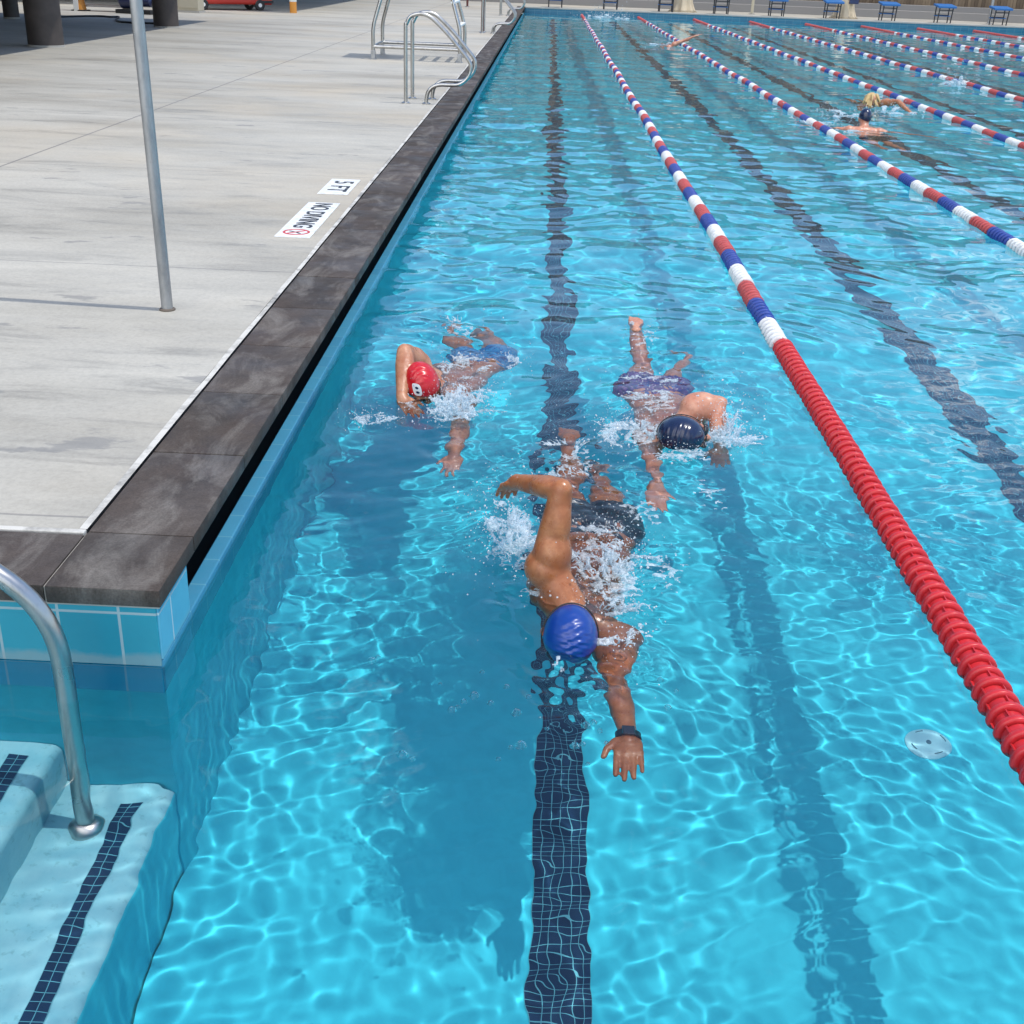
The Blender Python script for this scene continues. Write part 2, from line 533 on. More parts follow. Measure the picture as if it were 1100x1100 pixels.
# lane lines: mosaic sheets 4 mm over the floor
for k in range(9):
    xc = 1.1 + 2.2 * k - (0.075 if k == 0 else 0.0)
    bm = bmesh.new()
    w = 0.0825 if k == 0 else 0.11
    yy = [1.55] + ys[1:-1] + [49.0]
    for i in range(len(yy) - 1):
        add_sheet(bm, [(xc - w, yy[i], floor_z(yy[i]) + 0.004), (xc + w, yy[i], floor_z(yy[i]) + 0.004),
                       (xc + w, yy[i + 1], floor_z(yy[i + 1]) + 0.004), (xc - w, yy[i + 1], floor_z(yy[i + 1]) + 0.004)])
    for v in bm.verts: v.co.x -= xc - w
    o = receive(tag(obj('lane_marking', bm, m_mosaic, loc=(xc - w, 0, 0)), kind='structure'))

# side walls of the basin (painted), with the tile courses above and below the water
def wall_thing(name, label, boxes, mat, cat='wall'):
    bm = bmesh.new()
    for b in boxes: add_box(bm, *b)
    o = receive(tag(obj(name, bm, mat), label, cat))
    return o

ZB = -2.5
side_wall = wall_thing('pool_wall', 'blue side wall of the pool below the long dark coping', [(WALLX - 0.30, WALLX, 2.951, FAR, ZB, -0.15), (WALLX - 0.0009, WALLX, 2.7005, 2.951, ZB, -0.15)], m_floor)
bm = bmesh.new()
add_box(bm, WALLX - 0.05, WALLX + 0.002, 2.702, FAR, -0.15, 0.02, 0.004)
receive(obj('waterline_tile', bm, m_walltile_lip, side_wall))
bm = bmesh.new()
add_box(bm, WALLX - 0.05, WALLX + 0.002, 2.702, 2.965, 0.024, 0.187)
obj('end_tile', bm, m_walltile_x, side_wall)
# overflow gutter behind the slot under the coping
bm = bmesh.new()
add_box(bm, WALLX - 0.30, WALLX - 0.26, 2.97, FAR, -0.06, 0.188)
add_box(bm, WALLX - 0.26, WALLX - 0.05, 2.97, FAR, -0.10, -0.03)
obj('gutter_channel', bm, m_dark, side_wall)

alc_wall = wall_thing('pool_wall', 'tiled end face under the dark coping corner behind the steps', [(-1.5, WALLX - 0.001, 2.70, 2.95, ZB, -0.16)], m_floor)
bm = bmesh.new()
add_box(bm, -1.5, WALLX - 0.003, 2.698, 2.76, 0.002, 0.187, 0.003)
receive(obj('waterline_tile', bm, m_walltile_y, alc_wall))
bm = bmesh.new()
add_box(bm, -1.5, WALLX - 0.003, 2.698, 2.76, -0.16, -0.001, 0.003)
receive(obj('submerged_tile', bm, m_walltile_tint, alc_wall))
near_wall = wall_thing('pool_wall', 'near end wall of the pool under the photographer', [(-1.5, RIGHT + 0.2, NEAR - 0.2, NEAR, ZB, 0.19)], m_floor)
left_alc = wall_thing('pool_wall', 'wall behind the entry steps of the alcove', [(-1.7, -1.5, NEAR, 2.72, ZB, 0.19)], m_floor)
far_wall = wall_thing('pool_wall', 'far end wall of the pool below the starting blocks', [(WALLX, RIGHT, FAR, FAR + 0.25, ZB, 0.19)], m_floor)
m_fartile = tile_mat('far_tile', (0.035, 0.15, 0.24), (0.04, 0.18, 0.27), (0.12, 0.24, 0.3), 0.3, 0.12, 0.006, rot=(R(-90), 0, 0))
bm = bmesh.new()
add_box(bm, WALLX, RIGHT, FAR - 0.012, FAR + 0.02, -0.3, 0.19)
obj('waterline_tile', bm, m_fartile, far_wall)
right_wall = wall_thing('pool_wall', 'right side wall of the pool beyond the last lane', [(RIGHT, RIGHT + 0.2, NEAR, FAR, ZB, 0.19)], m_floor)

# ================================================================== ENTRY STEPS in the alcove
def rounded_step(x0, x1, y0, y1, z0, z1, r):
    bm = bmesh.new()
    v = add_box(bm, x0, x1, y0, y1, z0, z1)
    es = [e for e in bm.edges if all(abs(w.co.x - x1) < 1e-6 for w in e.verts) and any(abs(w.co.z - z1) < 1e-6 for w in e.verts)
          and all(abs(w.co.z - z1) < 1e-6 for w in e.verts)]
    bmesh.ops.bevel(bm, geom=es, offset=r, segments=6, profile=0.5, affect='EDGES')
    return bm
steps = empty('entry_steps', (-0.6, 1.6, -0.45))
tag(steps, 'pale plaster entry steps under water with navy tile strips', 'steps')
def keep(o, par):
    o.parent = par
    o.matrix_parent_inverse = Matrix.Translation(-Vector(par.location))
    return o
STEPS = [(-0.105, -0.73), (-0.415, -0.51), (-0.725, -0.29), (-1.035, -0.07)]
below = -DEPTH - 0.02
for i, (xn, zt) in enumerate(STEPS):
    tr_ = receive(keep(obj('tread', rounded_step(xn - 0.45 if i < 3 else -1.5, xn, NEAR, 2.698 - 0.0006 * i, below, zt, 0.035), m_step, smooth='auto'), steps))
    if i == 0:      # the face below the lowest tread is painted like the basin
        tr_.data.materials.append(m_floor)
        for pg in tr_.data.polygons:
            if pg.normal.x > 0.9: pg.material_index = 1
    below = zt
    bm = bmesh.new()
    add_box(bm, 0, 0.055, 0, 2.165, 0, 0.004)
    o = receive(keep(obj('tile_strip', bm, m_mosaic), steps))
    o.location = (xn - 0.131 if i == 0 else xn - 0.125, 0.48, zt)

# ================================================================== WATER SURFACE
SWIM += [(0.98, 3.35, 0.22, 0.45, 1.0), (1.00, 2.70, 0.11, 0.17, 1.9), (1.15, 2.82, 0.09, 0.15, 1.5), (1.24, 3.2, 0.15, 0.35, 0.7), (0.82, 3.1, 0.12, 0.3, 0.5), (1.08, 4.2, 0.20, 0.5, 1.25),
         (0.48, 5.0, 0.24, 0.3, 0.7), (0.55, 4.50, 0.12, 0.30, 1.1), (0.5, 5.9, 0.22, 0.5, 1.2),
         (1.50, 4.65, 0.26, 0.3, 0.7), (1.38, 4.25, 0.13, 0.3, 1.1), (1.50, 5.75, 0.22, 0.5, 1.15), (1.42, 3.5, 0.14, 0.3, 0.35),
         (4.9, 16.2, 0.9, 1.6, 0.5), (5.7, 19.0, 0.8, 1.5, 0.5), (0.16, 4.75, 0.10, 0.15, 0.4)]

def growth(a, b, d0, g):
    o = [a]; d = d0
    while o[-1] < b:
        o.append(o[-1] + d); d *= g
    o = np.array(o)
    return a + (o - a) * (b - a) / (o[-1] - a)
xs_ = np.concatenate([np.arange(-1.5, -0.10, 0.02), np.arange(-0.10, 2.35, 0.0078), np.arange(2.35, 3.3, 0.010), np.arange(3.3, 4.6, 0.018), growth(4.6, RIGHT, 0.018, 1.011)])
ys_ = np.concatenate([np.arange(NEAR, 1.1, 0.02), np.arange(1.1, 3.6, 0.0072), growth(3.6, FAR, 0.0072, 1.0056)])
xs_[np.argmin(abs(xs_ + 0.10))] = -0.10
ys_[np.argmin(abs(ys_ - 2.70))] = 2.70
GX, GY = np.meshgrid(xs_, ys_)
GZ = water_height(GX, GY)
nx, ny = len(xs_), len(ys_)
co = np.stack([GX.ravel(), GY.ravel(), GZ.ravel()], 1)
ii, jj = np.meshgrid(np.arange(nx - 1), np.arange(ny - 1))
keepm = ~((xs_[ii] < -0.1001) & (ys_[jj] > 2.6999))
ii, jj = ii[keepm], jj[keepm]
q = np.stack([jj * nx + ii, jj * nx + ii + 1, (jj + 1) * nx + ii + 1, (jj + 1) * nx + ii], 1)
used = np.zeros(len(co), bool); used[q.ravel()] = True
remap = np.cumsum(used) - 1
co = co[used]; q = remap[q]
me = bpy.data.meshes.new('water')
me.vertices.add(len(co)); me.vertices.foreach_set('co', co.ravel())
me.loops.add(q.size); me.loops.foreach_set('vertex_index', q.ravel().astype(np.int32))
me.polygons.add(len(q))
me.polygons.foreach_set('loop_start', np.arange(0, q.size, 4, dtype=np.int32))
me.polygons.foreach_set('loop_total', np.full(len(q), 4, np.int32))
me.update(calc_edges=True)
me.polygons.foreach_set('use_smooth', [True] * len(q))
water = tag(link_mesh('water', me, m_water), kind='structure')
water.cycles.is_caustics_caster = True

# ================================================================== DECK AND COPING
bm = bmesh.new()
def slab(x0, x1, y0, y1, z=DECK, t=0.25):
    add_box(bm, x0, x1, y0, y1, z - t, z)
slab(-70, -0.425, 3.03, 120)
slab(-70, -1.82, -8, 3.03)
slab(-1.82, 40, -8, NEAR - 0.32)
slab(RIGHT + 0.32, 40, NEAR - 0.32, 120)
slab(-0.425, RIGHT + 0.32, FAR + 0.34, 120)
tag(obj('pool_deck', bm, m_deck), kind='structure')
bm = bmesh.new()
add_sheet(bm, [(-600, -200, -2.6), (600, -200, -2.6), (600, 700, -2.6), (-600, 700, -2.6)])
m_ground = principled('ground_dirt', (0.25, 0.22, 0.17), 0.9)
tag(obj('ground', bm, m_ground), kind='structure')

cope = empty('coping', (-0.25, 20, DECK))
tag(cope, 'dark grey stone coping slabs edging the pool and its corner', 'coping')
bm = bmesh.new()
rr = random.Random(4)
def stone(x0, x1, y0, y1):
    g = 0.0022
    dz = rr.uniform(-0.0012, 0.0012)
    add_box(bm, x0 + g, x1 - g, y0 + g, y1 - g, DECK - 0.052, DECK + dz, 0.004, 2)
CX0, CX1 = -0.395, -0.085
stone(CX0, CX1, 2.69, 3.02)
y = 3.02
while y < FAR - 0.1:
    stone(CX0, CX1, y, min(y + 0.617, FAR + 0.3)); y += 0.617
x = CX0
while x > -1.5:
    stone(x - 0.617, x, 2.69, 3.0); x -= 0.617
y = 2.69
while y > NEAR - 0.2:
    stone(-1.8, -1.49, y - 0.617, y); y -= 0.617
x = -1.8
while x < RIGHT + 0.3:
    stone(x, x + 0.617, NEAR - 0.32, NEAR - 0.02 + 0.03); x += 0.617
keep(obj('stone', bm, m_cope, smooth='auto'), cope)
bm = bmesh.new()
add_box(bm, CX0 + 0.004, CX1 - 0.008, 2.698, FAR + 0.3, DECK - 0.058, DECK - 0.006)
add_box(bm, -1.8, CX0 + 0.004, 2.698, 2.992, DECK - 0.058, DECK - 0.006)
keep(obj('grout_bed', bm, m_grout), cope)
# pale far coping
bm = bmesh.new()
m_farcope = principled('far_coping', (0.38, 0.37, 0.34), 0.7)
add_box(bm, CX1, RIGHT + 0.3, FAR - 0.03, FAR + 0.34, DECK - 0.05, DECK + 0.002, 0.008)
tag(obj('coping', bm, m_farcope), 'pale concrete coping along the far end under the starting blocks', 'coping')

# expansion joint
bm = bmesh.new()
pts = []
yv = 3.02
rr = random.Random(9)
prev = (-0.41, 3.018)
add_box(bm, -1.82, -0.400, 3.004, 3.028, DECK - 0.06, DECK + 0.003, 0.003)
y = 3.028
w0 = 0.0
while y < FAR:
    y2 = y + 0.35
    w1 = rr.uniform(-0.0035, 0.0035)
    z = DECK + 0.003
    vs = [bm.verts.new(pp) for pp in ((-0.422 + w0, y, z), (-0.3985 + w0 * .3, y, z), (-0.3985 + w1 * .3, y2, z), (-0.422 + w1, y2, z))]
    bm.faces.new(vs)
    w0 = w1; y = y2
bmesh.ops.remove_doubles(bm, verts=bm.verts[:], dist=1e-5)
tag(obj('expansion_joint', bm, m_caulk), 'thin white caulked joint between concrete deck and dark coping', 'joint')

# ================================================================== LANE ROPES
m_red = principled('float_red', (0.56, 0.022, 0.028), 0.35, spec=0.5)
m_redd = principled('float_red_faded', (0.48, 0.07, 0.07), 0.45)
m_blue = principled('float_blue', (0.018, 0.055, 0.30), 0.4)
m_wht = principled('float_white', (0.74, 0.74, 0.74), 0.4)
for m in (m_red, m_redd, m_blue, m_wht):
    nt, p = nodes_of(m)
    c = tuple(p.inputs['Base Color'].default_value[:3])
    L(nt, ramp(nt, noise(nt, mapping(nt), 30, 4, 0.7), [(0.3, tuple(v * 0.8 for v in c)), (0.6, c)]), p.inputs['Base Color'])
PITCH, RR = 0.0602, 0.055
def float_profile(rim=RR, core=0.042):
    return [(0.012, 0.001), (core, 0.0012), (rim - 0.002, 0.003), (rim, 0.006), (rim, 0.018), (rim - 0.002, 0.021),
            (core, 0.0235), (core - 0.001, PITCH - 0.004), (0.012, PITCH - 0.003)]
def band_mesh(mat, n=7, segs=22, webs=False, seed=1):
    bm = bmesh.new()
    rr = random.Random(seed)
    for i in range(n):
        n0 = len(bm.verts)
        add_lathe(bm, float_profile(), segs, axis='Y')
        if webs:
            ph = rr.uniform(0, 6.28)
            for k in range(5):
                a = 2 * PI * k / 5 + ph
                c, s = math.cos(a), math.sin(a)
                t = 0.0018
                vs = []
                for (r, h, w) in ((0.040, 0.0215, -t), (0.0485, 0.0215, -t), (0.0485, PITCH - 0.003, -t), (0.040, PITCH - 0.003, -t),
                                  (0.040, 0.0215, t), (0.0485, 0.0215, t), (0.0485, PITCH - 0.003, t), (0.040, PITCH - 0.003, t)):
                    vs.append(bm.verts.new((r * c - w * s, h, r * s + w * c)))
                for qd in ((0, 1, 2, 3), (7, 6, 5, 4), (0, 4, 5, 1), (1, 5, 6, 2), (2, 6, 7, 3), (3, 7, 4, 0)):
                    bm.faces.new([vs[j] for j in qd])
        bm.verts.ensure_lookup_table()
        # each float sits a little askew on its cable
        tx, tz = rr.uniform(-0.03, 0.03), rr.uniform(-0.03, 0.03)
        ox, oz = rr.uniform(-0.0016, 0.0016), rr.uniform(-0.0016, 0.0016)
        for v in list(bm.verts)[n0:]:
            v.co.y += v.co.x * tx + v.co.z * tz + i * PITCH
            v.co.x += ox; v.co.z += oz
    bmesh.ops.recalc_face_normals(bm, faces=bm.faces[:])
    me = bpy.data.meshes.new('float_band')
    bm.to_mesh(me); bm.free()
    me.polygons.foreach_set('use_smooth', [True] * len(me.polygons))
    me.set_sharp_from_angle(angle=R(50))
    me.materials.append(mat)
    return me
me_w, me_b, me_r = band_mesh(m_wht, webs=True), band_mesh(m_blue, webs=True), band_mesh(m_redd, webs=True)
me_end = band_mesh(m_red, 83, webs=True)
me_endf = band_mesh(m_redd, 83)
bmc = bmesh.new(); add_tube(bmc, [(0, 0, 0), (0, FAR - NEAR, 0)], 0.006, 6)
me_cable = bpy.data.meshes.new('cable'); bmc.to_mesh(me_cable); bmc.free(); me_cable.materials.append(m_steel)
where = ['closest lane rope with a thick plain red end, right of the three near swimmers', 'second lane rope from the photographer, at the raised arm in the distance',
         'third lane rope, beside the swimmer with yellow hair', 'fourth lane rope, with white splash against it', 'fifth lane rope counted from the concrete deck',
         'sixth lane rope counted from the concrete deck', 'seventh lane rope counted from the concrete deck', 'eighth lane rope, farthest from the concrete deck']
Y_END = 5.98
for k in range(8):
    X = 2.165 if k == 0 else 2.2 * (k + 1)
    root = empty('lane_rope', (X, NEAR, 0.012))
    tag(root, where[k], 'lane rope', 'floating lane ropes')
    def part(name, me, y, dx=0.0, dz=0.0):
        o = bpy.data.objects.new(name, me); COL.objects.link(o); o.parent = root
        o.location = (dx, y - NEAR, dz)
        o.rotation_euler = (0, (y * 7.3) % 6.28, 0)
        receive(o)
        return o
    part('cable', me_cable, NEAR)
    o = part('end_floats', me_end, Y_END - 83 * PITCH); o.rotation_euler = (0, 0.2, 0)
    y = Y_END; j = 0
    while y < 45.3:
        wv = 0.010 * math.sin(y * 0.9 + k) * (1 - 0.6 * (k > 2))
        part('float_band', (me_w, me_b, me_r)[j % 3], y, wv, 0.006 * math.sin(y * 1.7 + 2 * k))
        y += 7 * PITCH; j += 1
    part('end_floats', me_endf, 45.45)

# ================================================================== FLOOR INLET
inlet = empty('floor_inlet', (2.31, 3.42, -DEPTH))
tag(inlet, 'round pale inlet cover on the pool floor beside the red rope', 'drain cover')
m_inlet = principled('inlet_plastic', (0.30, 0.66, 0.75), 0.5)
bm = bmesh.new()
add_lathe(bm, [(0.002, 0.016), (0.05, 0.0155), (0.072, 0.012), (0.08, 0.004), (0.08, 0.0)][::-1], 40)
receive(obj('cover', bm, m_inlet, inlet, smooth='auto'))
bm = bmesh.new()
for a0 in (20, 110, 200, 290):
    pts = [(0.062 * math.cos(R(a0 + t)), 0.062 * math.sin(R(a0 + t)), 0.0152) for t in range(-14, 15, 4)]
    add_tube(bm, pts, 0.0022, 6)
add_lathe(bm, [(0.001, 0.018), (0.009, 0.0175), (0.010, 0.012)][::-1], 12)
receive(obj('slot', bm, principled('slot_shadow_blue', (0.05, 0.16, 0.22), 0.6), inlet))

# ================================================================== HANDRAIL OF THE STEPS
rail = empty('handrail', (-0.30, 2.53, -0.73))
tag(rail, 'stainless steel handrail bending over the entry steps in the near corner', 'handrail')
bm = bmesh.new()
pts = fillet_path([(0, 0, 0), (0, 0, 1.02), (-0.55, 0, 1.33), (-1.0, 0, 1.78), (-1.45, 0, 1.9), (-1.52, 0, 0.98)], 0.19, 10)
add_tube(bm, pts, 0.0255, 24)
o = receive(obj('rail_tube', bm, m_steel, rail, smooth='auto'))
bm = bmesh.new()
add_lathe(bm, [(0.0262, 0.022), (0.034, 0.020), (0.046, 0.010), (0.049, 0.003), (0.049, 0.0)][::-1], 32)
receive(obj('base_flange', bm, m_steel, rail, smooth='auto'))

# ================================================================== FLAG POLE near the corner
m_col_base = principled('collar_brown_grey', (0.12, 0.095, 0.075), 0.7)
pole = empty('steel_pole', (-0.856, 5.352, DECK))
tag(pole, 'tall plain grey steel pole standing on the concrete deck', 'pole')
LEAN = -0.012
bm = bmesh.new()
add_tube(bm, [(0, 0, 0), (LEAN * 1.2, 0.0, 1.2), (LEAN * 2.45, 0.0, 2.45)], 0.0265, 24)
obj('pole_tube', bm, m_galv, pole, smooth='auto')
bm = bmesh.new()
add_lathe(bm, [(0.037, 0.0), (0.037, 0.006), (0.033, 0.009), (0.0275, 0.010)], 28)
obj('base_collar', bm, m_col_base, pole, smooth='auto')
bm = bmesh.new()
add_lathe(bm, [(0.030, -0.01), (0.030, 0.03), (0.020, 0.045)], 20, center=(LEAN * 2.45, 0, 2.45))
obj('end_cap', bm, m_black, pole, smooth='auto')

# ================================================================== DECK SIGNS
m_tile = principled('sign_tile_white', (0.72, 0.72, 0.70), 0.4)
nt, p = nodes_of(m_tile)
L(nt, ramp(nt, noise(nt, mapping(nt), 20, 4), [(0.3, (0.56, 0.56, 0.54)), (0.6, (0.74, 0.74, 0.72))]), p.inputs['Base Color'])
m_ink = principled('sign_ink_black', (0.02, 0.02, 0.025), 0.5)
m_inkr = principled('sign_ink_red', (0.50, 0.05, 0.05), 0.5)
m_worn = principled('damp_concrete_edge', (0.15, 0.15, 0.15), 0.8)
def text_mesh(name, body, size, mat, parent, loc, rot, spacing=1.0, sx=1.0):
    cu = bpy.data.curves.new('lettering', 'FONT')
    cu.body = body; cu.size = size; cu.align_x = 'CENTER'; cu.align_y = 'CENTER'
    cu.extrude = 0.0008; cu.space_character = spacing; cu.offset = 0.002
    tmp = bpy.data.objects.new('lettering_tmp', cu)
    COL.objects.link(tmp)
    dg = bpy.context.evaluated_depsgraph_get()
    me = bpy.data.meshes.new_from_object(tmp.evaluated_get(dg))
    bpy.data.objects.remove(tmp)
    o = link_mesh(name, me, None, parent)
    me.materials.clear(); me.materials.append(mat)
    o.location = loc; o.rotation_euler = rot; o.scale = (sx, 1, 1)
    return o
sign = empty('warning_sign', (-0.603, 7.57, DECK))
tag(sign, 'larger white deck tile with red symbol and the words NO DIVING', 'sign')
bm = bmesh.new(); add_box(bm, -0.108, 0.108, -0.56, 0.555, 0.0, 0.006, 0.002); obj('tile', bm, m_tile, sign)
text_mesh('lettering', 'NO DIVING', 0.165, m_ink, sign, (0.0, 0.115, 0.0075), (0, 0, R(-90)), 1.0, 0.95)
bm = bmesh.new()
ring = [(0.075 * math.cos(2 * PI * i / 28), -0.42 + 0.075 * math.sin(2 * PI * i / 28), 0.0075) for i in range(29)]
add_tube(bm, ring, 0.008, 8)
add_tube(bm, [(-0.052, -0.42 - 0.052, 0.0075), (0.052, -0.42 + 0.052, 0.0075)], 0.0075, 8)
for v in bm.verts: v.co.z = 0.0065 + max(-0.0004, min(0.0016, (v.co.z - 0.0075) * 0.3))
obj('symbol', bm, m_inkr, sign)
bm = bmesh.new()
add_tube(bm, [(-0.045, -0.40, 0.0075), (0.0, -0.425, 0.0075), (0.03, -0.46, 0.0075)], 0.008, 6)
for v in bm.verts: v.co.z = 0.0065 + max(-0.0003, min(0.0008, (v.co.z - 0.0075) * 0.3))
obj('diver_figure', bm, m_ink, sign)
sign2 = empty('depth_sign', (-0.606, 8.775, DECK))
tag(sign2, 'smaller white deck tile marked with the water depth', 'sign')
bm = bmesh.new(); add_box(bm, -0.108, 0.108, -0.315, 0.315, 0.0, 0.006, 0.002); obj('tile', bm, m_tile, sign2)
text_mesh('lettering', '5 FT', 0.20, m_ink, sign2, (0.0, 0.0, 0.0075), (0, 0, R(-90)), 1.1, 1.1)

# ================================================================== LADDER RAILS
def ladder_rail(root, y, dx):
    P = [(0, y, 0), (0, y, 0.80), (0.01, y, 0.86), (0.05, y, 0.935), (0.12, y, 0.968), (0.20, y, 0.972), (0.28, y, 0.945),
         (0.36, y, 0.885), (0.50, y, 0.755), (0.64, y, 0.60), (0.72, y, 0.51), (0.752, y, 0.445), (0.745, y, 0.36), (0.70, y, 0.285), (0.62, y, 0.232), (0.52, y, 0.222),
         (0.40, y, 0.220), (0.32, y, 0.195), (0.265, y, 0.14), (0.245, y, 0.07), (0.24, y, 0)]
    bm = bmesh.new()
    add_tube(bm, smooth_path([(a + dx, b, c) for a, b, c in P], 4), 0.022, 14)
    o = obj('rail', bm, m_steel, root, smooth='auto')
    for xx in (0, 0.24):
        bm = bmesh.new()
        add_lathe(bm, [(0.050, 0.0), (0.050, 0.010), (0.034, 0.020), (0.023, 0.022)], 20, center=(xx + dx, y, 0))
        obj('flange', bm, m_steel, o, smooth='auto')
    return o
ladder = empty('pool_ladder', (-0.76, 14.47, DECK))
tag(ladder, 'pair of curved stainless grab rails nearest the camera on the pool edge', 'ladder', 'curved grab rails along the pool edge')
ladder_rail(ladder, 0.0, 0.0); ladder_rail(ladder, 0.54, 0.02)
for (y, lab) in ((30.1, 'second pair of curved grab rails, just beyond the thin dark red post'), (40.8, 'farthest pair of curved grab rails by the far pool corner')):
    c = copy_tree(ladder); c.location = (-0.70, y, DECK); c['label'] = lab

# ================================================================== LIFEGUARD CHAIR FRAME
chair = empty('lifeguard_chair', (-1.28, 21.2, DECK))
tag(chair, 'tall stainless tube frame of a lifeguard chair behind the near ladder', 'lifeguard chair')
bm_ = lambda: bmesh.new()
XL, XR, Y0, Y1 = -0.74, 0.70, -0.35, 0.85
for (x, yv_) in ((XL, Y0), (XL, Y1), (XR, Y0), (XR, Y1)):
    bm = bmesh.new()
    s = -1 if x > 0 else 1
    ym = 0.25
    pts = fillet_path([(x, yv_, 0.05), (x, yv_, 0.50), (x + s * 0.30, yv_ + (ym - yv_) * 0.18, 1.5), (x + s * 0.38, yv_ + (ym - yv_) * 0.2, 2.0)], 0.12)
    add_tube(bm, pts, 0.030, 12)
    lg = obj('leg', bm, m_steel, chair, smooth='auto')
    bm = bmesh.new()
    add_box(bm, x - 0.05, x + 0.05, yv_ - 0.06, yv_ + 0.06, 0.0, 0.012, 0.003)
    add_box(bm, x - 0.035, x + 0.035, yv_ - 0.045, yv_ + 0.045, 0.012, 0.14, 0.006)
    obj('foot_plate', bm, m_galv, lg)
for yv_ in (Y0, Y1):
    bm = bmesh.new(); add_tube(bm, [(XL, yv_, 0.20), (XR, yv_, 0.20)], 0.028, 12); obj('cross_bar', bm, m_steel, chair, smooth='auto')
for x in (XL, XR):
    bm = bmesh.new(); add_tube(bm, [(x, Y0, 0.20), (x, Y1, 0.20)], 0.026, 12); obj('cross_bar', bm, m_steel, chair, smooth='auto')
for zz in (0.55, 0.9, 1.25):
    bm = bmesh.new()
    xo = XR - 0.30 * max(0, (zz - 0.5)) 
    add_box(bm, xo - 0.045, xo + 0.03, Y0 + 0.02, Y1 - 0.02, zz, zz + 0.03, 0.005)
    obj('rung', bm, m_white, chair)
bm = bmesh.new()
add_box(bm, -0.42, 0.38, -0.25, 0.75, 1.98, 2.03, 0.01)
add_box(bm, -0.42, -0.37, -0.25, 0.75, 2.03, 2.6, 0.01)
obj('seat', bm, m_white, chair)

# slim posts along the edge
def slim_post(x, y, h, r, mat, label, name='slim_post'):
    root = empty(name, (x, y, DECK))
    tag(root, label, 'post')
    bm = bmesh.new(); add_tube(bm, [(0, 0, 0), (0, 0, h)], r, 14); obj('shaft', bm, mat, root, smooth='auto')
    bm = bmesh.new(); add_lathe(bm, [(r * 2.2, 0), (r * 2.2, 0.012), (r * 1.05, 0.03)], 18); obj('base_plate', bm, m_galv, root, smooth='auto')
    return root
m_maroon = principled('maroon_paint', (0.12, 0.035, 0.03), 0.5)
slim_post(-0.712, 30.4, 2.3, 0.036, m_maroon, 'thin dark red post on the deck near the far end of the pool')
slim_post(-2.18, 47.5, 2.2, 0.04, m_maroon, 'short dark post at the far end of the concrete deck')

# ================================================================== CANOPIES WITH COLUMNS at the left
m_col = principled('brown_column_paint', (0.060, 0.048, 0.043), 0.6)
nt, p = nodes_of(m_col)
L(nt, ramp(nt, noise(nt, mapping(nt), 4, 5), [(0.3, (0.046, 0.037, 0.033)), (0.65, (0.075, 0.06, 0.053))]), p.inputs['Base Color'])
m_roof = principled('canopy_roof_grey', (0.30, 0.29, 0.27), 0.7)
def column(x, y, r, h, label, dark=False):
    root = empty('canopy_column', (x, y, DECK))
    tag(root, label, 'column', 'brown columns of the canopies')
    bm = bmesh.new(); add_lathe(bm, [(r, 0.03), (r, h)], 36); obj('shaft', bm, m_col, root, smooth='auto')
    bm = bmesh.new(); add_lathe(bm, [(r + 0.004, 0.0), (r + 0.004, 0.028), (r, 0.03)], 36); obj('base_ring', bm, m_grout, root, smooth='auto')
    return root
column(-7.46, 20.75, 0.285, 3.05, 'thick dark brown column closest to the photographer, at the left edge of the deck')
column(-7.42, 27.35, 0.265, 3.05, 'thick dark brown column behind the steel pole')
column(-11.2, 28.3, 0.17, 3.05, 'slimmer brown column deep in the canopy shade at the photo corner')
column(-6.95, 52.2, 0.2, 3.0, 'distant brown column at the end of the second canopy')
canopy = empty('canopy', (-11, 19, DECK + 3.05))
tag(canopy, 'flat canopy roof that shades the deck around the brown columns', 'canopy')
bm = bmesh.new(); add_box(bm, -9, 4.72, -13, 11.4, 0, 0.25, 0.02); obj('roof_slab', bm, m_roof, canopy)
bm = bmesh.new(); add_box(bm, -8.9, 4.4, -12.8, 11.2, -0.12, -0.003); obj('soffit_beam', bm, m_col, canopy)
canopy2 = empty('canopy', (-11, 44, DECK + 3.0))
tag(canopy2, 'farther canopy roof that shades the red cart', 'canopy')
bm = bmesh.new(); add_box(bm, -9, 5.35, -7.6, 9, 0, 0.25, 0.02); obj('roof_slab', bm, m_roof, canopy2)
bm = bmesh.new(); add_box(bm, -8.9, 5.1, -7.3, 8.8, -0.12, -0.003); obj('soffit_beam', bm, m_col, canopy2)

# building wall in the shade
m_cream = principled('cream_wall', (0.48, 0.43, 0.32), 0.7)
house = empty('pool_building', (-18, 40, DECK))
tag(house, 'cream pool building in the shade behind the brown columns', 'building')
bm = bmesh.new(); add_box(bm, -10, 2.2, -38, 30, 0, 3.0); obj('wall', bm, m_cream, house)
bm = bmesh.new(); add_box(bm, 2.2, 2.24, -38, 30, 0.0, 0.35); obj('base_band', bm, m_galv, house)
for yy in (-6, 2, 10):
    bm = bmesh.new(); add_box(bm, 2.2, 2.26, yy, yy + 1.0, 0.02, 2.1, 0.01); d = obj('door', bm, m_col, house)
    bm = bmesh.new(); add_lathe(bm, [(0.03, 0), (0.03, 0.07)], 12, center=(2.26, yy + 0.88, 1.0), axis='X'); obj('handle', bm, m_steel, d)

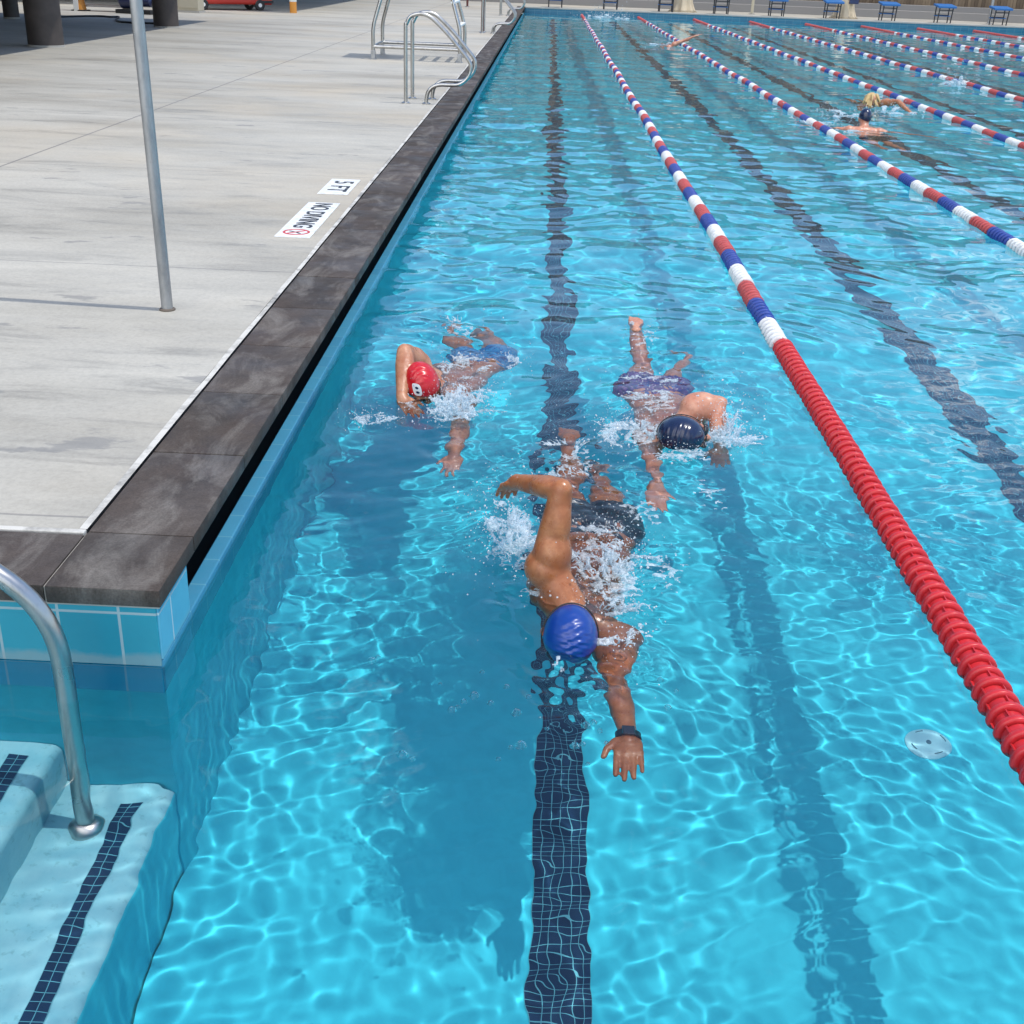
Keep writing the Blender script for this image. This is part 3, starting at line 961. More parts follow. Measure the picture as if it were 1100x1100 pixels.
# red cart
m_cart = principled('cart_red', (0.48, 0.03, 0.02), 0.35)
cart = empty('red_cart', (-8.55, 37.1, DECK), R(34))
tag(cart, 'low bright red wheeled cart parked in the far canopy shade', 'cart')
bm = bmesh.new()
add_box(bm, -1.25, 1.25, -0.45, 0.45, 0.16, 0.42, 0.07, 3)
add_box(bm, -1.05, 0.75, -0.42, 0.42, 0.40, 0.62, 0.06, 3)
obj('body', bm, m_cart, cart, smooth='auto')
bm = bmesh.new(); add_box(bm, 0.75, 1.27, -0.46, 0.46, 0.20, 0.28, 0.02); obj('bumper', bm, m_black, cart)
for x in (-0.85, 0.85):
    for s in (-1, 1):
        bm = bmesh.new()
        add_lathe(bm, [(0.06, -0.05), (0.13, -0.05), (0.15, -0.03), (0.15, 0.03), (0.13, 0.05), (0.06, 0.05)], 24, center=(x, s * 0.42, 0.15), axis='Y')
        w = obj('wheel', bm, m_black, cart, smooth='auto')
        bm = bmesh.new(); add_lathe(bm, [(0.01, -0.058), (0.055, -0.056), (0.06, 0.056), (0.01, 0.058)], 16, center=(x, s * 0.42, 0.15), axis='Y')
        obj('hub', bm, m_white, w, smooth='auto')
bm = bmesh.new()
add_tube(bm, fillet_path([(-1.2, -0.3, 0.4), (-1.5, -0.3, 0.9), (-1.5, 0.3, 0.9), (-1.2, 0.3, 0.4)], 0.1), 0.02, 10)
obj('handle', bm, m_steel, cart, smooth='auto')

# bollard, rescue board, hose, cabinet, bins under the canopy
m_orange = principled('orange_paint', (0.62, 0.26, 0.04), 0.5)
boll = empty('bollard', (-6.52, 36.7, DECK))
tag(boll, 'short orange and white bollard at the corner of the shade', 'bollard')
bm = bmesh.new(); add_lathe(bm, [(0.10, 0), (0.10, 0.85), (0.085, 0.93), (0.04, 0.96)], 24); obj('shaft', bm, m_orange, boll, smooth='auto')
bm = bmesh.new(); add_lathe(bm, [(0.102, 0.30), (0.104, 0.31), (0.104, 0.62), (0.102, 0.63)], 24); obj('reflective_band', bm, m_white, boll, smooth='auto')

board = empty('rescue_board', (-10.75, 33.2, DECK), R(8))
tag(board, 'red rescue board lying on a white stand under the canopy', 'rescue board')
bm = bmesh.new()
for i in range(13):
    pass
prof = [(0.02, -1.2), (0.16, -1.0), (0.25, -0.6), (0.28, 0.0), (0.25, 0.6), (0.15, 1.0), (0.02, 1.2)]
add_lathe(bm, prof, 20, axis='X')
for v in bm.verts: v.co.z = v.co.z * 0.4 + 0.42
obj('hull', bm, m_cart, board, smooth='auto')
bm = bmesh.new()
for x in (-0.7, 0.7):
    add_box(bm, x - 0.06, x + 0.06, -0.3, 0.3, 0.0, 0.30, 0.01)
add_box(bm, -0.75, 0.75, -0.05, 0.05, 0.1, 0.16, 0.01)
obj('stand', bm, m_white, board)
cone = empty('traffic_cone', (-11.35, 33.0, DECK))
tag(cone, 'orange traffic cone at the end of the red rescue board', 'traffic cone')
bm = bmesh.new(); add_lathe(bm, [(0.15, 0.03), (0.03, 0.70), (0.02, 0.71)], 24); obj('body', bm, m_orange, cone, smooth='auto')
bm = bmesh.new(); add_box(bm, -0.19, 0.19, -0.19, 0.19, 0, 0.03, 0.01); obj('base', bm, m_black, cone)
bm = bmesh.new(); add_lathe(bm, [(0.095, 0.36), (0.066, 0.52)], 24, cap=False)
for v in bm.verts: v.co.x *= 1.02; v.co.y *= 1.02
obj('reflective_band', bm, m_white, cone, smooth='auto')
rr = random.Random(5)
bm = bmesh.new()
pts = []
for i in range(60):
    t = i / 59
    pts.append((-10.6 + 3.0 * t + 0.25 * math.sin(9 * t), 29.2 + 1.3 * math.sin(5.5 * t) + 0.3 * math.sin(17 * t), DECK + 0.024))
add_tube(bm, pts, 0.022, 8)
tag(obj('hose', bm, m_black, smooth='auto'), 'black hose snaking over the shaded deck between the columns', 'hose')
cab = empty('equipment_cabinet', (-8.9, 34.6, DECK))
tag(cab, 'narrow cream equipment cabinet left of the red cart', 'cabinet')
bm = bmesh.new(); add_box(bm, -0.28, 0.28, -0.3, 0.3, 0.05, 1.5, 0.015); obj('housing', bm, m_cream, cab)
bm = bmesh.new(); add_box(bm, -0.3, 0.3, -0.32, 0.32, 0, 0.05); obj('plinth', bm, m_grout, cab)
bm = bmesh.new(); add_box(bm, -0.24, 0.24, -0.315, -0.298, 0.12, 1.42, 0.004); d = obj('door', bm, m_cream, cab)
bm = bmesh.new(); add_box(bm, 0.16, 0.19, -0.34, -0.314, 0.7, 0.85, 0.004); obj('handle', bm, m_steel, d)
pump = empty('pool_pump', (-9.75, 32.6, DECK), R(-12))
tag(pump, 'dark blue and black pump unit beside the red rescue board', 'pump')
bm = bmesh.new(); add_box(bm, -0.5, 0.5, -0.2, 0.2, 0.0, 0.10, 0.02); obj('base', bm, m_black, pump)
m_navy = principled('navy_plastic', (0.02, 0.03, 0.09), 0.4)
bm = bmesh.new(); add_lathe(bm, [(0.10, -0.45), (0.19, -0.38), (0.19, 0.05), (0.12, 0.12), (0.12, 0.42), (0.05, 0.46)], 24, center=(0, 0, 0.30), axis='X'); obj('motor', bm, m_navy, pump, smooth='auto')
bm = bmesh.new(); add_tube(bm, fillet_path([(0.45, 0, 0.3), (0.62, 0, 0.3), (0.62, 0, 0.05), (0.9, 0.2, 0.03)], 0.08), 0.035, 10); obj('pipe', bm, m_black, pump, smooth='auto')

# ================================================================== FAR END: blocks, benches, fence
m_btop = principled('block_top_blue', (0.02, 0.13, 0.36), 0.5)
m_bleg = principled('block_frame_dark', (0.03, 0.03, 0.035), 0.5)
block = empty('starting_block', (1.1, FAR + 0.42, DECK))
bm = bmesh.new()
v = add_box(bm, -0.36, 0.36, -0.26, 0.46, 0.0, 0.075, 0.015)
for vv in bm.verts: vv.co.z += 0.55 + 0.10 * (vv.co.y + 0.26)
obj('platform', bm, m_btop, block)
for s in (-1, 1):
    bm = bmesh.new()
    add_tube(bm, [(s * 0.26, -0.06, 0), (s * 0.26, -0.14, 0.55)], 0.024, 10)
    obj('leg', bm, m_bleg, block, smooth='auto')
    bm = bmesh.new()
    add_tube(bm, [(s * 0.26, 0.36, 0), (s * 0.26, 0.36, 0.60)], 0.024, 10)
    obj('leg', bm, m_bleg, block, smooth='auto')
bm = bmesh.new()
add_tube(bm, [(-0.26, -0.13, 0.47), (0.26, -0.13, 0.47)], 0.016, 8)
obj('crossbar', bm, m_bleg, block, smooth='auto')
bm = bmesh.new()
add_tube(bm, [(-0.26, 0.36, 0.28), (0.26, 0.36, 0.28)], 0.016, 8)
obj('crossbar', bm, m_bleg, block, smooth='auto')
bm = bmesh.new()
add_box(bm, -0.30, 0.30, 0.16, 0.42, 0.24, 0.27, 0.01)
obj('step', bm, m_btop, block)
blab = ['starting block on the far edge nearest the left deck', 'second starting block from the left deck', 'third starting block from the left, by the draped stand', 'fourth starting block from the left, with its blue top just cut by the photo top',
        'fifth starting block from the left deck', 'sixth starting block from the left, in front of the draped cream stand', 'third starting block from the right photo edge', 'second starting block from the right photo edge',
        'blue topped starting block closest to the right photo edge']
for k in range(9):
    c = block if k == 0 else copy_tree(block)
    c.location = (1.1 + 2.2 * k, FAR + 0.42, DECK)
    tag(c, blab[k], 'starting block', 'blue starting blocks along the far end')

bench = empty('bleacher', (11, FAR + 5.2, DECK))
tag(bench, 'low grey concrete bleacher step along the foot of the brown fence', 'bleacher')
m_grey = principled('bleacher_grey', (0.22, 0.21, 0.20), 0.7)
bm = bmesh.new(); add_box(bm, -14, 22, -0.9, 0.0, 0, 0.30, 0.01); obj('step', bm, m_grey, bench)
bm = bmesh.new(); add_box(bm, -14, 22, 0.003, 0.8, 0, 0.52, 0.01); obj('step', bm, m_grey, bench)
m_slat = principled('fence_slats_brown', (0.16, 0.105, 0.06), 0.7)
nt, p = nodes_of(m_slat)
geo = N(nt, 'ShaderNodeNewGeometry')
L(nt, ramp(nt, geo.outputs['Random Per Island'], [(0, (0.10, 0.068, 0.042)), (0.5, (0.17, 0.12, 0.075)), (1, (0.24, 0.175, 0.11))]), p.inputs['Base Color'])
fence = empty('slatted_building', (11, FAR + 6.2, DECK))
tag(fence, 'long building clad in narrow upright brown slats behind the starting blocks', 'building')
bm = bmesh.new()
rr = random.Random(8)
x = -15.0
while x < 15.2:
    w = rr.uniform(0.10, 0.17)
    add_box(bm, x, x + w - 0.012, rr.uniform(-0.02, 0.01), 0.05, 0.0, 8.6 + rr.uniform(-0.03, 0.03))
    x += w
obj('slat_cladding', bm, m_slat, fence)
bm = bmesh.new(); add_box(bm, -15, 15.2, 0.06, 9.0, 0, 8.5); obj('wall', bm, m_bleg, fence)
bm = bmesh.new(); add_box(bm, -15.5, 15.7, -0.5, 9.4, 8.65, 8.95, 0.02); obj('roof', bm, m_grey, fence)
dwall = empty('dark_building', (27.4, FAR + 6.1, DECK))
tag(dwall, 'dark brown shaded building front continuing the slats at the right', 'building')
bm = bmesh.new(); add_box(bm, -1.15, 14, -0.05, 8, 0, 7.8); obj('wall', bm, principled('brown_panel_in_shade', (0.045, 0.036, 0.03), 0.8), dwall)  # the shade on this end is put into the dark colour
bm = bmesh.new(); add_box(bm, -1.10, 14.2, -0.6, 8.2, 7.8, 8.0, 0.01); obj('roof', bm, m_bleg, dwall)

# cream draped stands on the far deck
m_cloth = principled('cream_cloth', (0.55, 0.46, 0.33), 0.85)
def draped(x, y, label, extra):
    root = empty('draped_stand', (x, y, DECK))
    tag(root, label, 'covered stand', 'cream draped stands at the far end')
    bm = bmesh.new()
    prof = [(0.50, 0.0), (0.42, 0.10), (0.34, 0.35), (0.30, 0.7), (0.26, 1.0), (0.20, 1.3), (0.12, 1.5), (0.03, 1.55)]
    add_lathe(bm, prof, 48)
    for v in bm.verts:
        a = math.atan2(v.co.y, v.co.x); r = math.hypot(v.co.x, v.co.y)
        f = 1 + (0.16 * math.sin(7 * a + 1.5 * v.co.z) + 0.08 * math.sin(13 * a)) * max(0, 1 - v.co.z / 1.6)
        v.co.x *= f; v.co.y *= f * 0.8
    obj('cloth', bm, m_cloth, root, smooth=True)
    if extra:
        bm = bmesh.new(); add_box(bm, 0.05, 0.42, -0.42, -0.28, 0.55, 1.0, 0.03); obj('pouch', bm, m_navy, root)
    bm = bmesh.new(); add_tube(bm, [(0, 0, 1.5), (0, 0, 2.2)], 0.025, 8); obj('pole', bm, m_galv, root)
    return root
draped(6.25, FAR + 1.25, 'stand draped in cream cloth by the third starting block', False)
draped(12.75, FAR + 1.25, 'stand draped in cream cloth with a dark pouch, by the sixth starting block', True)
slim_post(9.15, FAR + 1.9, 2.4, 0.06, m_cream, 'pale post rising behind the far deck between two starting blocks', 'pale_post')
slim_post(18.9, FAR + 2.2, 2.4, 0.06, m_galv, 'grey post behind the last starting block at the right', 'grey_post')

# ================================================================== PEOPLE
def skin_mat(name, c, c2, wet=0.28):
    m = principled(name, c, wet, spec=0.5)
    nt, p = nodes_of(m)
    v = mapping(nt)
    a = ramp(nt, noise(nt, v, 9, 6, 0.7), [(0.34, tuple(q * w for q, w in zip(c2, (0.92, 0.8, 0.75)))), (0.48, c2), (0.64, c)])
    b = ramp(nt, noise(nt, v, 55, 3, 0.6), [(0.3, (0.86, 0.82, 0.8)), (0.6, (1, 1, 1))])
    L(nt, mixc(nt, 1.0, a, b, 'MULTIPLY'), p.inputs['Base Color'])
    L(nt, ramp(nt, noise(nt, v, 40, 4, 0.6), [(0.35, (0.20, 0.20, 0.20)), (0.6, (0.55, 0.55, 0.55))]), p.inputs['Roughness'])
    L(nt, bump(nt, noise(nt, v, 130, 3, 0.6), 0.12, 0.002), p.inputs['Normal'])
    p.inputs['Subsurface Weight'].default_value = 0.08
    p.inputs['Subsurface Radius'].default_value = (0.012, 0.005, 0.003)
    return m
m_tan = skin_mat('skin_tanned', (0.43, 0.175, 0.070), (0.33, 0.115, 0.042))
m_fair = skin_mat('skin_fair', (0.50, 0.25, 0.145), (0.40, 0.17, 0.09))
m_pink = skin_mat('skin_pink', (0.58, 0.30, 0.20), (0.50, 0.22, 0.14))

def add_capsule(bm, p0, r0, p1, r1, segs=18, caps=5):
    p0, p1 = Vector(p0), Vector(p1)
    d = p1 - p0
    Ln = max(d.length, 1e-5)
    z = d / Ln
    prof = []
    for i in range(caps + 1):
        a = -PI / 2 + (PI / 2) * i / caps
        prof.append((max(r0 * math.cos(a), 1e-4), r0 * math.sin(a)))
    for i in range(caps + 1):
        a = (PI / 2) * i / caps
        prof.append((max(r1 * math.cos(a), 1e-4), Ln + r1 * math.sin(a)))
    u = z.orthogonal().normalized(); w = z.cross(u)
    rings = []
    for r, h in prof:
        rings.append([bm.verts.new(p0 + z * h + (u * math.cos(2 * PI * k / segs) + w * math.sin(2 * PI * k / segs)) * r) for k in range(segs)])
    for i in range(len(rings) - 1):
        for k in range(segs):
            bm.faces.new((rings[i][k], rings[i][(k + 1) % segs], rings[i + 1][(k + 1) % segs], rings[i + 1][k]))
    bm.faces.new(rings[0][::-1]); bm.faces.new(rings[-1])

def add_ell(bm, c, ax, rads, segs=24, ringsn=14):
    """ellipsoid with axes ax (three unit vectors) and radii rads"""
    c = Vector(c)
    A = [Vector(a).normalized() * r for a, r in zip(ax, rads)]
    vs = []
    top = bm.verts.new(c + A[2]); bot = bm.verts.new(c - A[2])
    for i in range(1, ringsn):
        t = PI * i / ringsn
        vs.append([bm.verts.new(c + A[2] * math.cos(t) + (A[0] * math.cos(2 * PI * k / segs) + A[1] * math.sin(2 * PI * k / segs)) * math.sin(t)) for k in range(segs)])
    for k in range(segs):
        bm.faces.new((top, vs[0][k], vs[0][(k + 1) % segs]))
        bm.faces.new((bot, vs[-1][(k + 1) % segs], vs[-1][k]))
    for i in range(len(vs) - 1):
        for k in range(segs):
            bm.faces.new((vs[i][k], vs[i + 1][k], vs[i + 1][(k + 1) % segs], vs[i][(k + 1) % segs]))

def frame(fw, side):
    f = Vector(fw).normalized()
    s = Vector(side); s = (s - f * s.dot(f)).normalized()
    return f, s, f.cross(s)

def fuse(name, bm, voxel, mat, parent, smooth_it=4, fac=0.5, disp=None, keepers=()):
    """melt the overlapping lumps in bm into one continuous skin; keepers: (centre, radius, passes) regions smoothed less"""
    bmesh.ops.recalc_face_normals(bm, faces=bm.faces[:])
    me = bpy.data.meshes.new('lumps'); bm.to_mesh(me); bm.free()
    tmp = bpy.data.objects.new('lumps', me); COL.objects.link(tmp)
    md = tmp.modifiers.new('r', 'REMESH'); md.mode = 'VOXEL'; md.voxel_size = voxel
    dg = bpy.context.evaluated_depsgraph_get()
    out = bpy.data.meshes.new_from_object(tmp.evaluated_get(dg))
    bpy.data.objects.remove(tmp)
    n = len(out.vertices)
    c = np.empty(n * 3); out.vertices.foreach_get('co', c); c = c.reshape(-1, 3)
    e = np.empty(len(out.edges) * 2, np.int32); out.edges.foreach_get('vertices', e); e = e.reshape(-1, 2)
    deg = np.bincount(e.ravel(), minlength=n).astype(float)
    lim = np.full(n, float(smooth_it))
    for (k, r, it) in keepers:
        d = np.linalg.norm(c - np.array(k), axis=1)
        t = np.clip((d - r) / 0.05, 0, 1)
        lim = np.minimum(lim, it + (smooth_it - it) * t)
    for i in range(int(smooth_it)):
        w = np.clip(lim - i, 0, 1)[:, None] * fac
        av = np.stack([np.bincount(e[:, 0], c[e[:, 1], k], n) + np.bincount(e[:, 1], c[e[:, 0], k], n) for k in range(3)], 1) / np.maximum(deg, 1)[:, None]
        c = c + (av - c) * w
    out.vertices.foreach_set('co', c.ravel())
    out.update()
    if disp is not None:
        nr = np.empty(n * 3); out.vertices.foreach_get('normal', nr); nr = nr.reshape(-1, 3)
        c = c + nr * np.asarray(disp(c))[:, None]
        out.vertices.foreach_set('co', c.ravel())
    out.polygons.foreach_set('use_smooth', [True] * len(out.polygons))
    out.materials.clear()
    o = link_mesh(name, out, mat, None)
    if parent is not None: keep(o, parent)
    return receive(o)

def add_hand(bm, wrist, direc, palm_n, thumb_side, spread=0.10, curl=0.12, s=1.0):
    """palm, four unequal jointed fingers and a thumb. palm_n: the way the palm faces."""
    w = Vector(wrist)
    d, side, _ = frame(direc, thumb_side)
    n = Vector(palm_n); n = (n - d * n.dot(d)); n = (n - side * n.dot(side)).normalized()
    add_ell(bm, w + d * 0.045 * s, (side, n, d), (0.040 * s, 0.0155 * s, 0.056 * s))
    add_ell(bm, w + d * 0.072 * s, (side, n, d), (0.042 * s, 0.0135 * s, 0.026 * s))
    lens = (0.090, 0.101, 0.095, 0.073)
    for i, ln in enumerate(lens):
        off = (1.5 - i) * 0.0205
        a = (1.5 - i) * spread
        fd = (d * math.cos(a) + side * math.sin(a)).normalized()
        root = w + d * (0.083 - 0.005 * abs(1.2 - i)) * s + side * off * s
        r = (0.0088, 0.0092, 0.0088, 0.0076)[i] * s
        k1 = root + (fd * math.cos(curl) + n * math.sin(curl)) * ln * 0.52 * s
        k2 = k1 + (fd * math.cos(curl * 2.2) + n * math.sin(curl * 2.2)) * ln * 0.46 * s
        add_capsule(bm, root - d * 0.012 * s, r * 1.12, k1, r, 12)
        add_capsule(bm, k1, r, k2, r * 0.84, 12)
        add_ell(bm, root - n * 0.006 * s, (side, n, d), (r * 1.0, r * 0.8, r * 1.2), 10, 8)
    t0 = w + d * 0.028 * s + side * 0.030 * s
    t1 = t0 + (side * 0.62 + d * 0.75 + n * 0.15).normalized() * 0.042 * s
    t2 = t1 + (side * 0.25 + d * 0.95 + n * 0.2).normalized() * 0.032 * s
    add_capsule(bm, t0, 0.0135 * s, t1, 0.0105 * s, 12)
    add_capsule(bm, t1, 0.0105 * s, t2, 0.0085 * s, 12)

def add_foot(bm, ankle, toe, sole_n, s=1.0):
    a, t = Vector(ankle), Vector(toe)
    d = (t - a).normalized()
    n = Vector(sole_n)
    f, side, up_ = frame(d, d.cross(n))
    add_capsule(bm, a, 0.036 * s, a + d * 0.10 * s, 0.034 * s)
    add_ell(bm, a + d * 0.13 * s, (side, up_, d), (0.045 * s, 0.022 * s, 0.075 * s))
    add_ell(bm, a - d * 0.02 * s + n * 0.045 * s, (side, up_, d), (0.030 * s, 0.03 * s, 0.03 * s))
    for i in range(5):
        o = a + d * (0.19 - 0.008 * i) * s + side * (i - 2) * 0.017 * s
        add_capsule(bm, o - d * 0.02 * s, 0.010 * s, o + d * 0.018 * s, 0.0085 * s, 10)

def add_head(bm, c, crown, face, s=1.0, detail=True):
    c = Vector(c)
    cr, fc, lat = frame(crown, face)           # crown, face, lateral
    add_ell(bm, c + cr * 0.012 * s, (lat, fc, cr), (0.074 * s, 0.093 * s, 0.096 * s))
    add_ell(bm, c + fc * 0.030 * s - cr * 0.055 * s, (lat, fc, cr), (0.056 * s, 0.060 * s, 0.065 * s))
    add_ell(bm, c + fc * 0.062 * s - cr * 0.105 * s, (lat, fc, cr), (0.030 * s, 0.026 * s, 0.024 * s))      # chin
    # brow, nose, cheeks, lips
    add_capsule(bm, c + fc * 0.082 * s + cr * 0.006 * s + lat * 0.03 * s, 0.012 * s, c + fc * 0.082 * s + cr * 0.006 * s - lat * 0.03 * s, 0.012 * s, 12)
    add_capsule(bm, c + fc * 0.086 * s - cr * 0.002 * s, 0.009 * s, c + fc * 0.108 * s - cr * 0.040 * s, 0.012 * s, 12)
    for q in (-1, 1):
        add_ell(bm, c + fc * 0.100 * s - cr * 0.044 * s + lat * 0.011 * q * s, (lat, fc, cr), (0.009 * s, 0.009 * s, 0.008 * s), 10, 8)
        add_ell(bm, c + fc * 0.066 * s - cr * 0.035 * s + lat * 0.036 * q * s, (lat, fc, cr), (0.022 * s, 0.018 * s, 0.020 * s), 14, 10)
        # ears
        add_ell(bm, c - cr * 0.022 * s + lat * 0.077 * q * s - fc * 0.002 * s, (lat, fc, cr), (0.010 * s, 0.019 * s, 0.031 * s), 14, 10)
    add_ell(bm, c + fc * 0.088 * s - cr * 0.072 * s, (lat, fc, cr), (0.024 * s, 0.010 * s, 0.006 * s), 14, 8)
    add_ell(bm, c + fc * 0.087 * s - cr * 0.083 * s, (lat, fc, cr), (0.021 * s, 0.011 * s, 0.007 * s), 14, 8)
    return cr, fc, lat

def add_torso(bm, neck, pelvis, lat, hiplat, s=1.0, bulk=1.0):
    """the spine runs from neck to pelvis and twists from the shoulder line to the hip line"""
    neck, pelvis = Vector(neck), Vector(pelvis)
    Ln = (pelvis - neck).length
    l0, l1 = Vector(lat).normalized(), Vector(hiplat).normalized()
    def fr(t):
        q = max(0, min(1, (t - 0.15) / 0.7))
        ax, la, bk = frame(pelvis - neck, l0.lerp(l1, q))
        if bk.z < 0: bk = -bk
        return ax, la, bk
    def E(t, u, b, rl, rb, ra):
        ax, la, bk = fr(t)
        add_ell(bm, neck + ax * Ln * t + la * u * s + bk * b * s, (la, bk, ax), (rl * s * bulk, rb * s, ra * s))
    E(0.10, 0, -0.030, 0.125, 0.070, 0.09)
    E(0.20, 0, -0.040, 0.158, 0.088, 0.13)
    E(0.32, 0, -0.050, 0.165, 0.100, 0.16)
    E(0.48, 0, -0.050, 0.150, 0.096, 0.17)
    E(0.64, 0, -0.050, 0.140, 0.090, 0.16)
    E(0.80, 0, -0.045, 0.142, 0.092, 0.15)
    E(0.96, 0, -0.035, 0.158, 0.098, 0.13)
    for q in (-1, 1):
        E(0.34, 0.112 * q, -0.010, 0.058, 0.060, 0.17)      # lats
        E(0.20, 0.082 * q, 0.022, 0.060, 0.032, 0.085)      # shoulder blades
        E(0.52, 0.036 * q, 0.022, 0.036, 0.028, 0.24)       # beside the spine
        E(1.02, 0.068 * q, 0.020, 0.072, 0.066, 0.10)       # seat
    return fr(1.0)

def limb(bm, a, b, c, r, s=1.0):
    """shoulder-elbow-wrist or hip-knee-ankle: r = (root, mid bulge, joint, lower bulge, end)"""
    a, b, c = Vector(a), Vector(b), Vector(c)
    m1 = a.lerp(b, 0.45); m2 = b.lerp(c, 0.30)
    add_capsule(bm, a, r[0] * s, m1, r[1] * s); add_capsule(bm, m1, r[1] * s, b, r[2] * s)
    add_capsule(bm, b, r[2] * s, m2, r[3] * s); add_capsule(bm, m2, r[3] * s, c, r[4] * s)
ARM = (0.060, 0.050, 0.035, 0.039, 0.026)
LEG = (0.088, 0.076, 0.054, 0.055, 0.036)

def person(root, J, mat, voxel=0.006, s=1.0, bulk=1.0, hands=True, smooth_it=11):
    bm = bmesh.new()
    V_ = lambda k: Vector(J[k])
    add_head(bm, J['head'], J['crown'], J['face'], s)
    add_capsule(bm, J['neck'], 0.060 * s, V_('head') - Vector(J['crown']).normalized() * 0.045 * s, 0.056 * s)
    lat = V_('shL') - V_('shR')
    add_torso(bm, J['neck'], J['pelvis'], lat, J.get('hiplat', (1, 0, 0)), s, bulk)
    for q in ('L', 'R'):
        if 'sh' + q in J:
            add_capsule(bm, V_('neck') + (V_('pelvis') - V_('neck')).normalized() * 0.03, 0.058 * s, J['sh' + q], 0.058 * s)      # collar / trapezius
            add_ell(bm, J['sh' + q], ((1, 0, 0), (0, 1, 0), (0, 0, 1)), (0.074 * s, 0.074 * s, 0.070 * s))
        if 'el' + q in J:
            limb(bm, J['sh' + q], J['el' + q], J['wr' + q], ARM, s)
            _s, _e, _w = V_('sh' + q), V_('el' + q), V_('wr' + q)
            ua, fa = (_e - _s).normalized(), (_w - _e).normalized()
            bend = (_s.lerp(_w, 0.5) - _e)
            bend = (bend - ua * bend.dot(ua)); bend = bend.normalized() if bend.length > 1e-4 else ua.orthogonal()
            pr_ = ua.cross(bend).normalized()
            add_ell(bm, _s.lerp(_e, 0.52) - bend * 0.020 * s, (bend, pr_, ua), (0.036 * s, 0.040 * s, 0.095 * s))      # back of the arm
            add_ell(bm, _s.lerp(_e, 0.56) + bend * 0.020 * s, (bend, pr_, ua), (0.036 * s, 0.034 * s, 0.080 * s))      # front of the arm
            add_ell(bm, _s.lerp(_e, 0.18) - bend * 0.012 * s, (bend, pr_, ua), (0.062 * s, 0.062 * s, 0.085 * s))      # shoulder cap
            add_ell(bm, _e - bend * 0.020 * s, (bend, pr_, ua), (0.018 * s, 0.018 * s, 0.022 * s), 14, 10)             # elbow point
            add_ell(bm, _e.lerp(_w, 0.26) + pr_ * 0.010 * s, (pr_, fa.cross(pr_), fa), (0.040 * s, 0.034 * s, 0.090 * s))
            e, a = V_('el' + q), V_('sh' + q)
            if hands and 'hd' + q in J:
                d, n, th = J['hd' + q]
                add_capsule(bm, J['wr' + q], 0.027 * s, V_('wr' + q) + Vector(d).normalized() * 0.03 * s, 0.026 * s)
                add_hand(bm, J['wr' + q], d, n, th, s=s, curl=J.get('curl' + q, 0.10), spread=J.get('spread' + q, 0.06))
        if 'kn' + q in J:
            sd = 0.085 * (1 if q == 'L' else -1)
            hip = V_('pelvis') + (V_('pelvis') - V_('neck')).normalized() * 0.03 + Vector(J.get('hiplat', (1, 0, 0))) * sd + Vector((0, 0, -0.02))
            limb(bm, hip, J['kn' + q], J['an' + q], LEG, s)
            k, an = V_('kn' + q), V_('an' + q)
            add_ell(bm, k.lerp(an, 0.28) + Vector((0, 0, 0.014)), (((an - k).normalized()), (0, 0, 1), (1, 0, 0)), (0.12 * s, 0.045 * s, 0.05 * s))
            add_foot(bm, J['an' + q], J['to' + q], (0, 0, 1), s)
    keepers = [(J['head'], 0.10, 3)]
    for q in ('L', 'R'):
        if 'hd' + q in J: keepers.append((V_('wr' + q) + Vector(J['hd' + q][0]).normalized() * 0.11, 0.11, 2))
        if 'to' + q in J: keepers.append((J['to' + q], 0.08, 3))
    return fuse('body', bm, voxel, mat, root, smooth_it, 0.5, None, keepers)

def cap_mesh(root, J, mat, s=1.0, wrinkle=True, name='swim_cap', low=-0.018, seed=0.0):
    """a latex cap: the upper shell of the head with fine stretched folds"""
    c = Vector(J['head']); cr, fc, lat = frame(J['crown'], J['face'])
    bm = bmesh.new()
    n1, n2 = 72, 40
    C = c + cr * 0.012 * s
    grid = []
    for i in range(n2 + 1):
        t = i / n2
        ring = []
        for k in range(n1):
            a = 2 * PI * k / n1
            # rim dips behind the head and rises over the brow
            tmax = 1.72 - 0.24 * math.cos(a - PI / 2) + 0.10 * math.sin(2 * a)
            th = 0.001 + t * tmax
            x = math.sin(th) * math.cos(a); y = math.sin(th) * math.sin(a); z = math.cos(th)
            f = 1.0
            if wrinkle:
                fold = math.sin(27 * y + 5 * x + 2.2 * math.sin(3.1 * x + seed)) * math.exp(-((x + 0.15 * math.sin(seed)) / 0.55) ** 2) + 0.45 * math.sin(44 * y - 7 * x + seed)
                f += 0.019 * fold * max(0.1, math.sin(1.6 * y + 1.6)) * min(1, 4 * (1 - t)) + 0.006 * math.sin(3 * a + seed) * t
            if t > 0.985: f += 0.002
            ring.append(bm.verts.new(C + lat * x * 0.080 * s * f + fc * y * 0.099 * s * f + cr * z * 0.102 * s * f))
        grid.append(ring)
    for i in range(n2):
        for k in range(n1):
            bm.faces.new((grid[i][k], grid[i][(k + 1) % n1], grid[i + 1][(k + 1) % n1], grid[i + 1][k]))
    bm.faces.new(grid[0])
    o = obj(name, bm, mat, None, smooth=True)
    sol = o.modifiers.new('t', 'SOLIDIFY'); sol.thickness = 0.001; sol.offset = -1
    keep(o, root)
    return receive(o)

